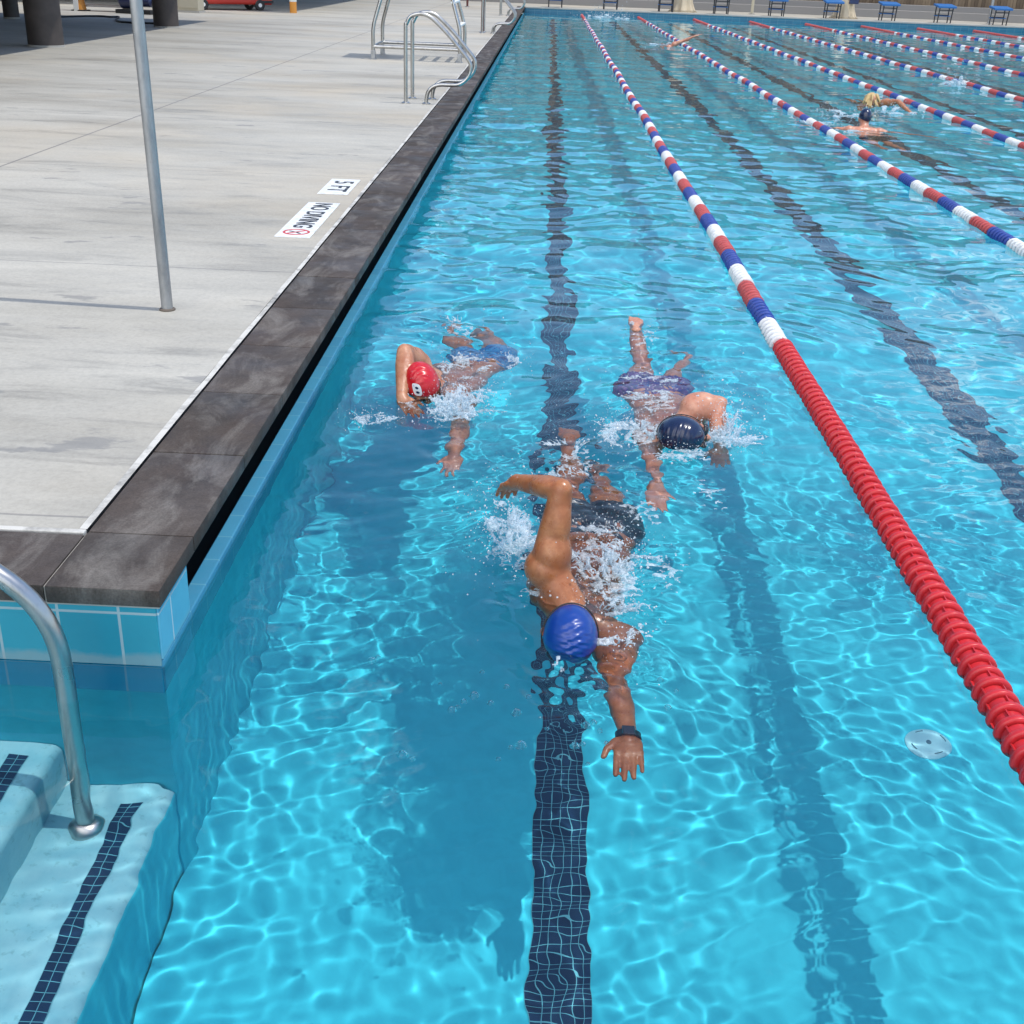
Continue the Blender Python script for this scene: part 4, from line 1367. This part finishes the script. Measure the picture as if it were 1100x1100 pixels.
def goggles(root, J, s=1.0, strap=True):
    c = Vector(J['head']); cr, fc, lat = frame(J['crown'], J['face'])
    bm = bmesh.new()
    for q in (-1, 1):
        o = c + fc * 0.094 * s - cr * 0.012 * s + lat * 0.033 * q * s
        add_ell(bm, o, (lat, fc, cr), (0.025 * s, 0.013 * s, 0.017 * s), 18, 10)
    g_ = keep(obj('goggles', bm, m_goggle, None, smooth=True), root)
    receive(g_)
    bm = bmesh.new()
    pts = []
    for i in range(41):
        a = -PI * 1.42 / 2 + PI * 1.42 * i / 40 + PI / 2 + PI
        pts.append(c + lat * math.cos(a) * 0.0835 * s + fc * math.sin(a) * 0.103 * s - cr * 0.012 * s + cr * 0.012 * s * (1 - math.sin(a)) )
    add_tube(bm, pts, 0.0024, 6)
    add_tube(bm, [c + fc * 0.1 * s - cr * 0.010 * s - lat * 0.01 * s, c + fc * 0.102 * s - cr * 0.010 * s + lat * 0.01 * s], 0.003, 6)
    keep(obj('strap', bm, m_black, None, smooth=True), g_)
    return g_

def trunks(root, J, mat, s=1.0, leg=0.42, disp=0.004, puff=0.013):
    bm = bmesh.new()
    neck, pel = Vector(J['neck']), Vector(J['pelvis'])
    ax, la, bk = frame(pel - neck, J.get('hiplat', (1, 0, 0)))
    if bk.z < 0: bk = -bk
    add_ell(bm, pel + ax * 0.0 - bk * 0.03, (la, bk, ax), ((0.155 + puff) * s, (0.100 + puff) * s, 0.135 * s))
    for q in (-1, 1):
        add_ell(bm, pel + ax * 0.02 + la * 0.068 * q * s + bk * 0.018, (la, bk, ax), ((0.072 + puff) * s, (0.062 + puff) * s, 0.10 * s))
        k = Vector(J['knL' if q > 0 else 'knR'])
        hip = pel + ax * 0.03 + la * 0.085 * q + Vector((0, 0, -0.02))
        e = hip.lerp(k, leg)
        add_capsule(bm, hip, (0.090 + puff) * s, e, (0.080 + puff * 1.3) * s)
    def dsp(c):
        return disp * (np.sin(38 * c[:, 0] + 9 * np.sin(22 * c[:, 1])) + 0.8 * np.sin(52 * c[:, 1] + 7 * np.sin(30 * c[:, 0] + 20 * c[:, 2])))
    return fuse('swim_trunks', bm, 0.006, mat, root, 3, 0.5, dsp)

m_goggle = principled('goggle_lens', (0.015, 0.015, 0.02), 0.08, spec=0.8)
m_capb = principled('cap_blue', (0.004, 0.040, 0.24), 0.32, spec=0.5, coat=0.25)
m_capr = principled('cap_red', (0.50, 0.006, 0.012), 0.3, spec=0.5, coat=0.25)
m_capn = principled('cap_navy', (0.006, 0.014, 0.05), 0.24, spec=0.5, coat=0.3)
m_trk = principled('trunks_black', (0.012, 0.013, 0.016), 0.28, spec=0.6)
m_watch = principled('watch_black', (0.012, 0.012, 0.013), 0.3)
def pattern_cloth(name, c1, c2, c3, sc):
    m = principled(name, c1, 0.4)
    nt, p = nodes_of(m)
    n1 = noise(nt, mapping(nt), sc, 3, 0.6, 1.5)
    L(nt, ramp(nt, n1, [(0.36, c1), (0.47, c2), (0.56, c1), (0.66, c3)]), p.inputs['Base Color'])
    return m
m_trkb = pattern_cloth('trunks_blue_print', (0.01, 0.10, 0.30), (0.03, 0.25, 0.50), (0.008, 0.03, 0.14), 16)
m_trkp = pattern_cloth('trunks_purple_print', (0.07, 0.03, 0.18), (0.16, 0.07, 0.22), (0.02, 0.08, 0.30), 15)

DN = (0, 0, -1)
# ---- the nearest swimmer: royal blue cap, one arm lifted, the other reaching forward under water
p1 = empty('person', (1.05, 3.5, 0.0))
tag(p1, 'swimmer in royal blue cap with bent arm lifted and the other reaching forward', 'person')
J1 = dict(head=(1.015, 2.965, -0.005), crown=(0.06, -0.93, 0.36), face=(-0.05, -0.42, -0.90), neck=(1.03, 3.13, -0.045),
          shR=(0.945, 3.245, 0.075), elR=(0.976, 3.285, 0.325), wrR=(0.838, 3.50, 0.25), hdR=((-0.30, 0.82, -0.50), (0.1, -0.5, -0.85), (0.95, 0.3, 0.1)), curlR=0.22, spreadR=0.03,
          shL=(1.165, 3.06, -0.11), elL=(1.150, 2.795, -0.12), wrL=(1.166, 2.57, -0.105), hdL=((-0.04, -0.99, -0.02), (0, 0, -1), (-1, 0, 0)), curlL=0.04, spreadL=0.03,
          pelvis=(1.115, 3.81, -0.135), hiplat=(0.98, -0.12, 0.1),
          knR=(1.03, 4.22, -0.19), anR=(1.035, 4.60, -0.12), toR=(1.04, 4.80, -0.15), knL=(1.18, 4.21, -0.22), anL=(1.15, 4.60, -0.34), toL=(1.15, 4.78, -0.42))
person(p1, J1, m_tan, 0.0042)
cap_mesh(p1, J1, m_capb, seed=0.4)
goggles(p1, J1)
trunks(p1, J1, m_trk)
wat = empty('wristwatch', J1['wrL'])
tag(wat, 'black wristwatch band on the wrist reaching forward under water', 'wristwatch')
bm = bmesh.new()
add_lathe(bm, [(0.0275, -0.012), (0.0315, -0.011), (0.0315, 0.011), (0.0275, 0.012)], 32, axis='Y')
for v in bm.verts: v.co.x *= 1.12; v.co.z *= 0.98; v.co.y -= 0.006
receive(obj('strap', bm, m_watch, wat, smooth='auto'))
bm = bmesh.new()
add_box(bm, -0.018, 0.018, -0.024, 0.014, 0.029, 0.038, 0.004)
receive(obj('watch_face', bm, m_goggle, wat))
bpy.context.view_layer.update()

# ---- red cap, breathing towards the front
p2 = empty('person', (0.48, 5.3, 0.0))
tag(p2, 'swimmer in bright red cap with a white emblem, beside the dark coping', 'person')
J2 = dict(head=(0.375, 5.03, 0.035), crown=(-0.10, -0.42, 0.90), face=(0.30, -0.88, -0.40), neck=(0.435, 5.17, -0.055),
          shR=(0.325, 5.26, 0.055), elR=(0.285, 5.12, 0.165), wrR=(0.295, 4.93, 0.015), hdR=((0.45, -0.6, -0.6), (0.2, 0.3, -0.9), (0.85, 0.4, 0.1)),
          shL=(0.555, 5.06, -0.10), elL=(0.562, 4.60, -0.14), wrL=(0.562, 4.24, -0.20), hdL=((-0.03, -0.97, -0.16), (0, 0, -1), (-1, 0, 0)),
          pelvis=(0.605, 5.72, -0.155), hiplat=(0.97, 0.2, 0.05),
          knR=(0.50, 6.10, -0.36), anR=(0.42, 6.40, -0.38), toR=(0.40, 6.56, -0.42), knL=(0.66, 6.12, -0.24), anL=(0.60, 6.45, -0.42), toL=(0.58, 6.6, -0.5))
J2['elL'] = (0.562, 4.76, -0.12); J2['wrL'] = (0.564, 4.48, -0.17)
J2['elL'] = (0.566, 4.77, -0.115)
person(p2, J2, m_fair, 0.006)
cap_mesh(p2, J2, m_capr, seed=1.7)
goggles(p2, J2)
trunks(p2, J2, m_trkb)
# emblem on the cap: white patch with a bold dark blue letter B
c = Vector(J2['head']); cr, fc, lat = frame(J2['crown'], J2['face'])
def on_cap(u, v, lift):
    """u to the side, v up over the brow, on the cap's shell"""
    x, y_, z = u / 0.080, 0.0, v / 0.102
    y_ = math.sqrt(max(0.02, 1 - x * x - z * z))
    k = 1 + lift
    return c + cr * 0.012 + lat * x * 0.080 * k + fc * y_ * 0.099 * k + cr * z * 0.102 * k
side_ = -1 if lat.x > 0 else 1
def patch(name, outline, lift, mat, par):
    bm = bmesh.new()
    cu, cv = sum(q[0] for q in outline) / len(outline), sum(q[1] for q in outline) / len(outline)
    ctr = bm.verts.new(on_cap(cu, cv, lift))
    mid = [bm.verts.new(on_cap(cu + (u - cu) * 0.55, cv + (v - cv) * 0.55, lift)) for u, v in outline]
    rim = [bm.verts.new(on_cap(u, v, lift)) for u, v in outline]
    n = len(outline)
    for i in range(n):
        bm.faces.new((ctr, mid[i], mid[(i + 1) % n]))
        bm.faces.new((mid[i], rim[i], rim[(i + 1) % n], mid[(i + 1) % n]))
    return keep(obj(name, bm, mat, None, smooth=True), par)
EU, EV = 0.030 * side_, 0.043
bmB = [(EU + 0.0175 * (abs(math.cos(a)) ** 0.6) * (1 if math.cos(a) > 0 else -1), EV + 0.025 * (abs(math.sin(a)) ** 0.6) * (1 if math.sin(a) > 0 else -1)) for a in (2 * PI * i / 28 for i in range(28))]
emb = patch('emblem', bmB, 0.022, m_white, p2)
for (dv, r) in ((0.0095, 0.0062), (-0.0085, 0.0068)):
    patch('letter_hole', [(EU + r * 1.1 * math.cos(a), EV + dv + r * 0.8 * math.sin(a)) for a in (2 * PI * i / 14 for i in range(14))], 0.030, m_capn, p2)

# ---- navy cap, turned to breathe
p3 = empty('person', (1.5, 5.0, 0.0))
tag(p3, 'swimmer in dark navy cap and purple trunks turned sideways to breathe, nearest the red rope', 'person')
J3 = dict(head=(1.50, 4.57, 0.03), crown=(-0.30, -0.88, 0.30), face=(0.93, -0.30, 0.02), neck=(1.50, 4.74, -0.06),
          shR=(1.385, 4.74, -0.12), elR=(1.378, 4.47, -0.13), wrR=(1.377, 4.22, -0.16), hdR=((-0.05, -0.97, -0.14), (0, 0, -1), (1, 0, 0)),
          shL=(1.585, 4.83, 0.055), elL=(1.672, 4.79, 0.082), wrL=(1.675, 4.63, -0.11), hdL=((0.0, -0.5, -0.85), (0, 0.2, -1), (-1, 0, 0)),
          pelvis=(1.455, 5.36, -0.165), hiplat=(1, 0.03, 0.0),
          knR=(1.43, 5.80, -0.21), anR=(1.42, 6.20, -0.04), toR=(1.43, 6.38, 0.01), knL=(1.60, 5.78, -0.25), anL=(1.69, 6.12, -0.36), toL=(1.70, 6.26, -0.44))
person(p3, J3, m_pink, 0.006)
cap_mesh(p3, J3, m_capn, seed=2.9)
goggles(p3, J3)
trunks(p3, J3, m_trkp)

# ---- far swimmers
def far_person(loc, label, J, skin, capm, trk=True, hair=None):
    r = empty('person', loc)
    tag(r, label, 'person')
    person(r, J, skin, 0.012, smooth_it=3)
    if capm is not None: cap_mesh(r, J, capm, wrinkle=False, name='hair' if hair else 'swim_cap')
    if trk: trunks(r, J, m_trk)
    return r
x, y = 4.0, 32.3
far_person((x, y, 0), 'distant swimmer with one pale arm stretched out over the second lane rope', dict(
    head=(x - 0.05, y - 0.15, -0.04), crown=(0, -0.95, 0.25), face=(0.3, -0.3, -0.9), neck=(x - 0.03, y + 0.02, -0.06), shL=(x + 0.10, y + 0.04, 0.05), elL=(x + 0.36, y + 0.02, 0.16), wrL=(x + 0.60, y - 0.05, 0.27),
    hdL=((0.9, -0.1, 0.35), (0, 0, -1), (0, -1, 0)), shR=(x - 0.2, y + 0.0, -0.14), elR=(x - 0.24, y - 0.3, -0.2), wrR=(x - 0.22, y - 0.55, -0.25), hdR=((0, -1, 0), DN, (1, 0, 0)),
    pelvis=(x, y + 0.62, -0.12), knR=(x - 0.08, y + 1.05, -0.2), anR=(x - 0.08, y + 1.45, -0.15), toR=(x - 0.08, y + 1.62, -0.2), knL=(x + 0.09, y + 1.05, -0.25), anL=(x + 0.09, y + 1.45, -0.3), toL=(x + 0.09, y + 1.6, -0.35)), m_pink, None)
x, y = 4.98, 15.9
far_person((x, y, 0), 'swimmer in dark cap seen from behind, shoulders out and arms spread wide', dict(
    head=(x + 0.02, y + 0.10, 0.14), crown=(0, -0.12, 0.99), face=(0, 0.98, -0.1), neck=(x, y, 0.0), shL=(x + 0.19, y - 0.03, -0.03), elL=(x + 0.47, y - 0.10, -0.08), wrL=(x + 0.72, y - 0.25, -0.12),
    hdL=((0.85, -0.4, -0.1), DN, (0, 1, 0)), shR=(x - 0.19, y - 0.02, -0.02), elR=(x - 0.42, y + 0.12, -0.05), wrR=(x - 0.62, y + 0.25, -0.04), hdR=((-0.8, 0.5, 0.0), DN, (0, 1, 0)),
    pelvis=(x, y - 0.52, -0.24), knR=(x - 0.1, y - 0.95, -0.35), anR=(x - 0.1, y - 1.3, -0.3), toR=(x - 0.1, y - 1.5, -0.3), knL=(x + 0.1, y - 0.95, -0.35), anL=(x + 0.12, y - 1.3, -0.32), toL=(x + 0.12, y - 1.48, -0.32)), m_pink, m_capn)
x, y = 5.78, 18.75
m_blond = principled('hair_blond', (0.52, 0.36, 0.16), 0.45)
pb = far_person((x, y, 0), 'swimmer with wet yellow hair bending an arm forward, by the third lane rope', dict(
    head=(x - 0.02, y - 0.02, 0.10), crown=(0.1, -0.55, 0.75), face=(0.3, -0.75, -0.55), neck=(x + 0.05, y + 0.15, 0.0), shL=(x + 0.20, y + 0.08, 0.06), elL=(x + 0.34, y - 0.15, 0.12), wrL=(x + 0.46, y - 0.42, 0.0),
    hdL=((0.4, -0.8, -0.2), DN, (-1, 0, 0)), shR=(x - 0.12, y + 0.12, -0.08), elR=(x - 0.2, y - 0.12, -0.16), wrR=(x - 0.18, y - 0.4, -0.22), hdR=((0, -1, 0), DN, (1, 0, 0)),
    pelvis=(x + 0.1, y + 0.75, -0.1), knR=(x + 0.02, y + 1.15, -0.2), anR=(x + 0.02, y + 1.55, -0.2), toR=(x + 0.02, y + 1.7, -0.25), knL=(x + 0.18, y + 1.15, -0.2), anL=(x + 0.18, y + 1.5, -0.28), toL=(x + 0.18, y + 1.68, -0.3)), m_fair, None)
bm = bmesh.new()
hc = Vector((x - 0.02, y - 0.02, 0.11))
add_ell(bm, hc + Vector((0, 0.02, 0.02)), ((1, 0, 0), (0, 1, 0), (0, 0, 1)), (0.088, 0.105, 0.092))
rr = random.Random(3)
for i in range(26):
    a = rr.uniform(0, 2 * PI)
    s0 = hc + Vector((0.08 * math.cos(a), 0.09 * math.sin(a) + 0.02, rr.uniform(-0.02, 0.09)))
    add_capsule(bm, s0, 0.018, s0 + Vector((0.05 * math.cos(a), 0.05 * math.sin(a) - 0.03, -0.07 - rr.uniform(0, 0.04))), 0.007, 8)
fuse('hair', bm, 0.008, m_blond, pb, 1)

# ================================================================== FOAM, SPLASHES, BUBBLES
m_foam, nt, out = new_mat('foam_water')
d = N(nt, 'ShaderNodeBsdfPrincipled')
d.inputs['Base Color'].default_value = (0.80, 0.85, 0.88, 1)
d.inputs['Roughness'].default_value = 0.25
tr = N(nt, 'ShaderNodeBsdfTranslucent'); tr.inputs[0].default_value = (0.75, 0.85, 0.90, 1)
gl = N(nt, 'ShaderNodeBsdfTransparent'); gl.inputs[0].default_value = (0.90, 0.97, 1.0, 1)
mx1 = N(nt, 'ShaderNodeMixShader'); mx1.inputs[0].default_value = 0.45
L(nt, d.outputs[0], mx1.inputs[1]); L(nt, tr.outputs[0], mx1.inputs[2])
mx2 = N(nt, 'ShaderNodeMixShader')
fz = ramp(nt, noise(nt, mapping(nt), 70, 4, 0.7), [(0.36, (0.12, 0.12, 0.12)), (0.64, (0.80, 0.80, 0.80))])
L(nt, fz, mx2.inputs[0])
L(nt, mx1.outputs[0], mx2.inputs[1]); L(nt, gl.outputs[0], mx2.inputs[2])
L(nt, mx2.outputs[0], out.inputs[0])
m_drop, nt, out = new_mat('water_drop')
d = N(nt, 'ShaderNodeBsdfPrincipled'); d.inputs['Base Color'].default_value = (0.85, 0.90, 0.93, 1); d.inputs['Roughness'].default_value = 0.1
g = N(nt, 'ShaderNodeBsdfGlass'); g.inputs['IOR'].default_value = 1.333; g.inputs['Roughness'].default_value = 0.0
mx = N(nt, 'ShaderNodeMixShader'); mx.inputs[0].default_value = 0.6
L(nt, d.outputs[0], mx.inputs[1]); L(nt, g.outputs[0], mx.inputs[2]); L(nt, mx.outputs[0], out.inputs[0])

ICO = []
_b = bmesh.new(); bmesh.ops.create_icosphere(_b, subdivisions=1, radius=1.0)
ICO_V = np.array([v.co[:] for v in _b.verts]); ICO_F = np.array([[v.index for v in f.verts] for f in _b.faces]); _b.free()

def raw_mesh(name, V, F, mats, mi=None, smooth=True):
    me = bpy.data.meshes.new(name)
    me.vertices.add(len(V)); me.vertices.foreach_set('co', np.asarray(V, np.float32).ravel())
    k = F.shape[1]
    me.loops.add(F.size); me.loops.foreach_set('vertex_index', F.ravel().astype(np.int32))
    me.polygons.add(len(F))
    me.polygons.foreach_set('loop_start', np.arange(0, F.size, k, dtype=np.int32))
    me.polygons.foreach_set('loop_total', np.full(len(F), k, np.int32))
    for m in mats: me.materials.append(m)
    if mi is not None: me.polygons.foreach_set('material_index', mi.astype(np.int32))
    me.update(calc_edges=True)
    if smooth: me.polygons.foreach_set('use_smooth', [True] * len(F))
    return me

def balls(C, r, sq=None):
    n = len(C)
    S = np.repeat(ICO_V[None], n, 0) * r[:, None, None]
    if sq is not None: S = S * sq[:, None, :]
    V = (S + C[:, None, :]).reshape(-1, 3)
    F = (ICO_F[None] + (np.arange(n) * len(ICO_V))[:, None, None]).reshape(-1, 3)
    return V, F

def fused(P, r, voxel):
    """melt a cloud of beads into connected sheets and fingers of water"""
    V, F = balls(P, r)
    me = raw_mesh('beads', V, F, [])
    tmp = bpy.data.objects.new('beads', me); COL.objects.link(tmp)
    md = tmp.modifiers.new('r', 'REMESH'); md.mode = 'VOXEL'; md.voxel_size = voxel
    sm = tmp.modifiers.new('s', 'SMOOTH'); sm.iterations = 2; sm.factor = 0.5
    md2 = tmp.modifiers.new('t', 'TRIANGULATE')
    o2 = bpy.data.meshes.new_from_object(tmp.evaluated_get(bpy.context.evaluated_depsgraph_get()))
    bpy.data.objects.remove(tmp)
    V = np.empty(len(o2.vertices) * 3); o2.vertices.foreach_get('co', V)
    F = np.empty(len(o2.polygons) * 3, np.int32); o2.polygons.foreach_get('vertices', F)
    bpy.data.meshes.remove(o2)
    return V.reshape(-1, 3), F.reshape(-1, 3)

def splash(label, spots, lace, seed, name='splash', drop_scale=1.0):
    """spots: (x, y, sx, sy, height, n) heaps of torn water; lace: (x, y, sx, sy, density) foam lying on the surface"""
    rs = np.random.RandomState(seed)
    Vs, Fs, Ms = [], [], []
    base = 0
    def push(V, F, m):
        nonlocal base
        Vs.append(V); Fs.append(F + base); Ms.append(np.full(len(F), m)); base += len(V)
    P, RR_ = [], []
    for (x, y, sx, sy, h, n) in spots:
        # sheets: fans of neighbouring strings thrown up and out, breaking into fingers
        nf = max(2, n // 26)
        for i in range(nf):
            a = rs.uniform(0, 2 * PI); rad = math.sqrt(rs.uniform(0, 1))
            px, py = x + sx * rad * math.cos(a), y + sy * rad * math.sin(a)
            va = a + rs.normal(0, 0.9)
            sp = rs.uniform(0.25, 0.9)
            hz = h * rs.uniform(0.2, 1.0) * (1.15 - rad)
            wd = rs.uniform(0.006, 0.012)
            for f in range(rs.randint(4, 9)):
                tmax = rs.uniform(0.45, 1.0)
                m = int(26 * tmax)
                ph = rs.uniform(0, 6)
                for j in range(m):
                    t = tmax * j / m
                    sprd = f * wd * (1 + 1.4 * t)
                    P.append([px + math.cos(va) * sx * sp * t - math.sin(va) * sprd + 0.004 * math.sin(9 * t + ph),
                              py + math.sin(va) * sy * sp * t + math.cos(va) * sprd + 0.004 * math.cos(8 * t + ph),
                              -0.003 + hz * 3.4 * t * (1.05 - t)])
                    RR_.append(rs.uniform(0.0028, 0.0052) * (1.15 - 0.55 * t))
        nd = int(n * 1.3)
        D = np.stack([x + sx * 1.5 * rs.normal(0, 0.7, nd), y + sy * 1.5 * rs.normal(0, 0.7, nd), h * np.abs(rs.normal(0, 0.7, nd)) + 0.002], 1)
        D[:, 2] += water_height(D[:, 0], D[:, 1])
        r = np.exp(rs.normal(math.log(0.0014), 0.5, nd)).clip(0.0007, 0.005) * drop_scale
        V, F = balls(D, r); push(V, F, 1)
    P = np.array(P); RR_ = np.array(RR_) * drop_scale
    P[:, 2] += water_height(P[:, 0], P[:, 1])
    V, F = fused(P, RR_, 0.0038 * drop_scale)
    V = V + 0.0016 * drop_scale * np.stack([np.sin(310 * V[:, 1] + 190 * V[:, 2]), np.sin(290 * V[:, 0] - 170 * V[:, 2]), np.sin(260 * V[:, 0] + 240 * V[:, 1])], 1)
    push(V, F, 0)
    for (x, y, sx, sy, dens) in lace:
        st = 0.0055 * drop_scale
        gx = np.arange(x - sx * 1.6, x + sx * 1.6, st); gy = np.arange(y - sy * 1.6, y + sy * 1.6, st)
        X, Y = np.meshgrid(gx, gy)
        env = np.exp(-((X - x) / sx) ** 2 - ((Y - y) / sy) ** 2)
        f1 = wave_sum(X + 0.02 * np.sin(40 * Y), Y + 0.02 * np.sin(37 * X), 0.05, 0.16, 14, 1, seed + 5); f1 /= f1.std()
        f2 = wave_sum(X, Y, 0.022, 0.06, 18, 1, seed + 6); f2 /= f2.std()
        ridge = 1 - np.abs(f1 + 0.45 * f2) * 0.9
        val = ridge * 0.75 + 0.25 * f2 + (env - 1) * 2.2 + dens
        Z = water_height(X, Y) + 0.0025 + 0.004 * np.clip(val, 0, 1) + 0.0018 * f2 * (val > 0)
        ok = val > 0.25
        nxx = len(gx)
        i, j = np.meshgrid(np.arange(len(gx) - 1), np.arange(len(gy) - 1))
        fm = ok[:-1, :-1] & ok[1:, :-1] & ok[:-1, 1:] & ok[1:, 1:]
        if not fm.any(): continue
        i, j = i[fm], j[fm]
        F = np.stack([j * nxx + i, j * nxx + i + 1, (j + 1) * nxx + i + 1, (j + 1) * nxx + i], 1)
        V = np.stack([X.ravel(), Y.ravel(), Z.ravel()], 1)
        us = np.zeros(len(V), bool); us[F.ravel()] = True
        rm = np.cumsum(us) - 1
        F = rm[F]; V = V[us]
        T = np.concatenate([F[:, [0, 1, 2]], F[:, [0, 2, 3]]])
        push(V, T, 0)
    V = np.concatenate(Vs); F = np.concatenate(Fs); M = np.concatenate(Ms)
    o = link_mesh(name, raw_mesh(name, V, F, [m_foam, m_drop], M))
    tag(o, label, 'splash', kind='stuff')
    return receive(o)

splash('white torn water thrown up round the swimmer in the royal blue cap',
       [(0.83, 3.52, 0.09, 0.20, 0.13, 420), (0.80, 3.75, 0.06, 0.12, 0.10, 160), (1.17, 3.30, 0.055, 0.17, 0.09, 300), (1.10, 3.14, 0.06, 0.06, 0.05, 130),
        (1.02, 3.22, 0.06, 0.05, 0.05, 60), (1.09, 3.42, 0.08, 0.12, 0.05, 200), (1.10, 3.62, 0.09, 0.08, 0.04, 110), (1.22, 3.55, 0.06, 0.18, 0.05, 120), (1.16, 2.93, 0.05, 0.08, 0.03, 70), (1.05, 4.35, 0.12, 0.2, 0.04, 90), (0.93, 4.0, 0.1, 0.15, 0.04, 60)],
       [(0.83, 3.55, 0.10, 0.24, 0.75), (1.18, 3.32, 0.07, 0.22, 0.8), (1.34, 3.40, 0.12, 0.25, 0.25), (1.22, 3.0, 0.08, 0.14, 0.2), (1.06, 4.3, 0.16, 0.3, 0.15), (1.28, 3.85, 0.16, 0.25, 0.1), (1.09, 3.5, 0.10, 0.18, 0.35), (0.98, 2.78, 0.10, 0.10, -0.1)], 21)
splash('white splash beside the red capped swimmer and the patch by the pool wall',
       [(0.545, 4.84, 0.075, 0.10, 0.13, 520), (0.47, 5.3, 0.09, 0.1, 0.03, 80), (0.54, 5.45, 0.10, 0.14, 0.03, 130), (0.46, 6.1, 0.12, 0.2, 0.03, 60), (0.62, 4.95, 0.06, 0.08, 0.09, 160), (0.19, 4.66, 0.075, 0.06, 0.03, 160), (0.77, 5.52, 0.05, 0.10, 0.05, 90), (0.47, 4.72, 0.06, 0.06, 0.05, 90)],
       [(0.55, 4.83, 0.10, 0.14, 0.75), (0.18, 4.66, 0.10, 0.085, 0.45), (0.66, 5.05, 0.09, 0.12, 0.35), (0.54, 5.5, 0.13, 0.2, 0.25), (0.48, 6.05, 0.16, 0.25, 0.1), (0.78, 5.5, 0.07, 0.14, 0.2), (0.33, 4.85, 0.08, 0.08, 0.1)], 22)
splash('white splash on both sides of the navy capped swimmer',
       [(1.33, 4.66, 0.10, 0.11, 0.07, 400), (1.69, 4.62, 0.065, 0.08, 0.15, 560), (1.50, 4.42, 0.10, 0.05, 0.04, 150), (1.25, 4.60, 0.08, 0.10, 0.04, 120), (1.45, 5.0, 0.10, 0.12, 0.04, 160), (1.45, 5.32, 0.12, 0.12, 0.03, 110), (1.43, 6.2, 0.08, 0.15, 0.04, 60)],
       [(1.32, 4.62, 0.14, 0.14, 0.65), (1.67, 4.62, 0.08, 0.09, 0.8), (1.50, 4.40, 0.15, 0.08, 0.45), (1.55, 4.05, 0.14, 0.25, 0.05), (1.45, 5.02, 0.13, 0.18, 0.35), (1.45, 5.4, 0.16, 0.2, 0.2), (1.45, 6.0, 0.14, 0.3, 0.1)], 23)
splash('churned foam round the far pair of swimmers by the third rope', [(4.55, 16.0, 0.3, 0.5, 0.05, 150), (5.9, 18.3, 0.35, 0.3, 0.10, 160), (5.1, 17.6, 0.35, 0.6, 0.04, 150)],
       [(4.6, 16.4, 0.5, 0.9, 0.1), (5.85, 18.3, 0.4, 0.5, 0.2), (5.0, 17.8, 0.5, 0.9, 0.15)], 24, drop_scale=3.0)
splash('white burst of water against the fourth lane rope', [(8.62, 23.8, 0.18, 0.25, 0.28, 260)], [(8.62, 23.8, 0.3, 0.4, 0.4)], 25, drop_scale=3.5)
splash('small splash of feet near the far wall in the second lane', [(3.1, 48.6, 0.35, 0.5, 0.35, 200), (2.7, 48.9, 0.4, 0.4, 0.2, 120), (3.75, 48.5, 0.2, 0.4, 0.2, 80)], [(3.1, 48.6, 0.7, 0.8, 0.3)], 26, drop_scale=6.0)
splash('trail of foam behind the distant swimmer in the second lane', [(3.9, 32.6, 0.35, 0.5, 0.10, 120)], [(3.8, 33.0, 0.5, 1.2, 0.2)], 27, drop_scale=4.0)

# air bubbles floating on the surface near the reaching hand
m_bub, nt, out = new_mat('bubble_film')
g = N(nt, 'ShaderNodeBsdfGlass'); g.inputs['IOR'].default_value = 1.333; g.inputs['Roughness'].default_value = 0.0
tb = N(nt, 'ShaderNodeBsdfTransparent'); mb = N(nt, 'ShaderNodeMixShader'); mb.inputs[0].default_value = 0.35
L(nt, tb.outputs[0], mb.inputs[1]); L(nt, g.outputs[0], mb.inputs[2]); L(nt, mb.outputs[0], out.inputs[0])
bm = bmesh.new()
pr = [(math.cos(PI / 2 * i / 10), math.sin(PI / 2 * i / 10)) for i in range(10)] + [(0.02, 1.0)]
inn = [(a * 0.93, b * 0.93) for a, b in pr]
add_lathe(bm, [(1.22, 0.0), (1.12, 0.06), (1.03, 0.16)] + pr[2:] + inn[::-1], 24, cap=False)
bmesh.ops.recalc_face_normals(bm, faces=bm.faces[:])
me_bub = bpy.data.meshes.new('bubble'); bm.to_mesh(me_bub); bm.free()
me_bub.materials.append(m_bub); me_bub.polygons.foreach_set('use_smooth', [True] * len(me_bub.polygons))
BUB = [(0.594, 2.36, 9), (0.62, 2.345, 5), (0.46, 2.78, 8), (0.475, 2.80, 5), (0.70, 2.56, 8), (0.73, 2.60, 6), (0.755, 2.63, 9), (0.715, 2.575, 5),
       (0.87, 2.56, 9), (0.80, 2.60, 6), (0.84, 2.68, 6), (0.885, 2.42, 10), (1.02, 2.43, 8), (1.04, 2.44, 5), (0.86, 2.41, 5), (1.05, 2.52, 8), (1.07, 2.535, 6), (1.085, 2.50, 5),
       (0.90, 2.64, 6), (0.95, 2.5, 4), (0.77, 2.75, 5), (1.27, 2.62, 7), (1.3, 2.7, 5), (1.26, 2.75, 6), (1.10, 2.45, 4), (0.66, 2.68, 4), (0.83, 2.36, 5), (1.05, 2.36, 4)]
for i, (x, y, r) in enumerate(BUB):
    o = bpy.data.objects.new('bubble', me_bub); COL.objects.link(o)
    o.location = (x, y, float(water_height(np.array([x]), np.array([y]))[0]) - 0.0005)
    o.scale = (r * 0.0015,) * 3
    tag(o, 'clear air bubble floating on the water near the reaching hand', 'bubble', 'air bubbles floating near the reaching hand')
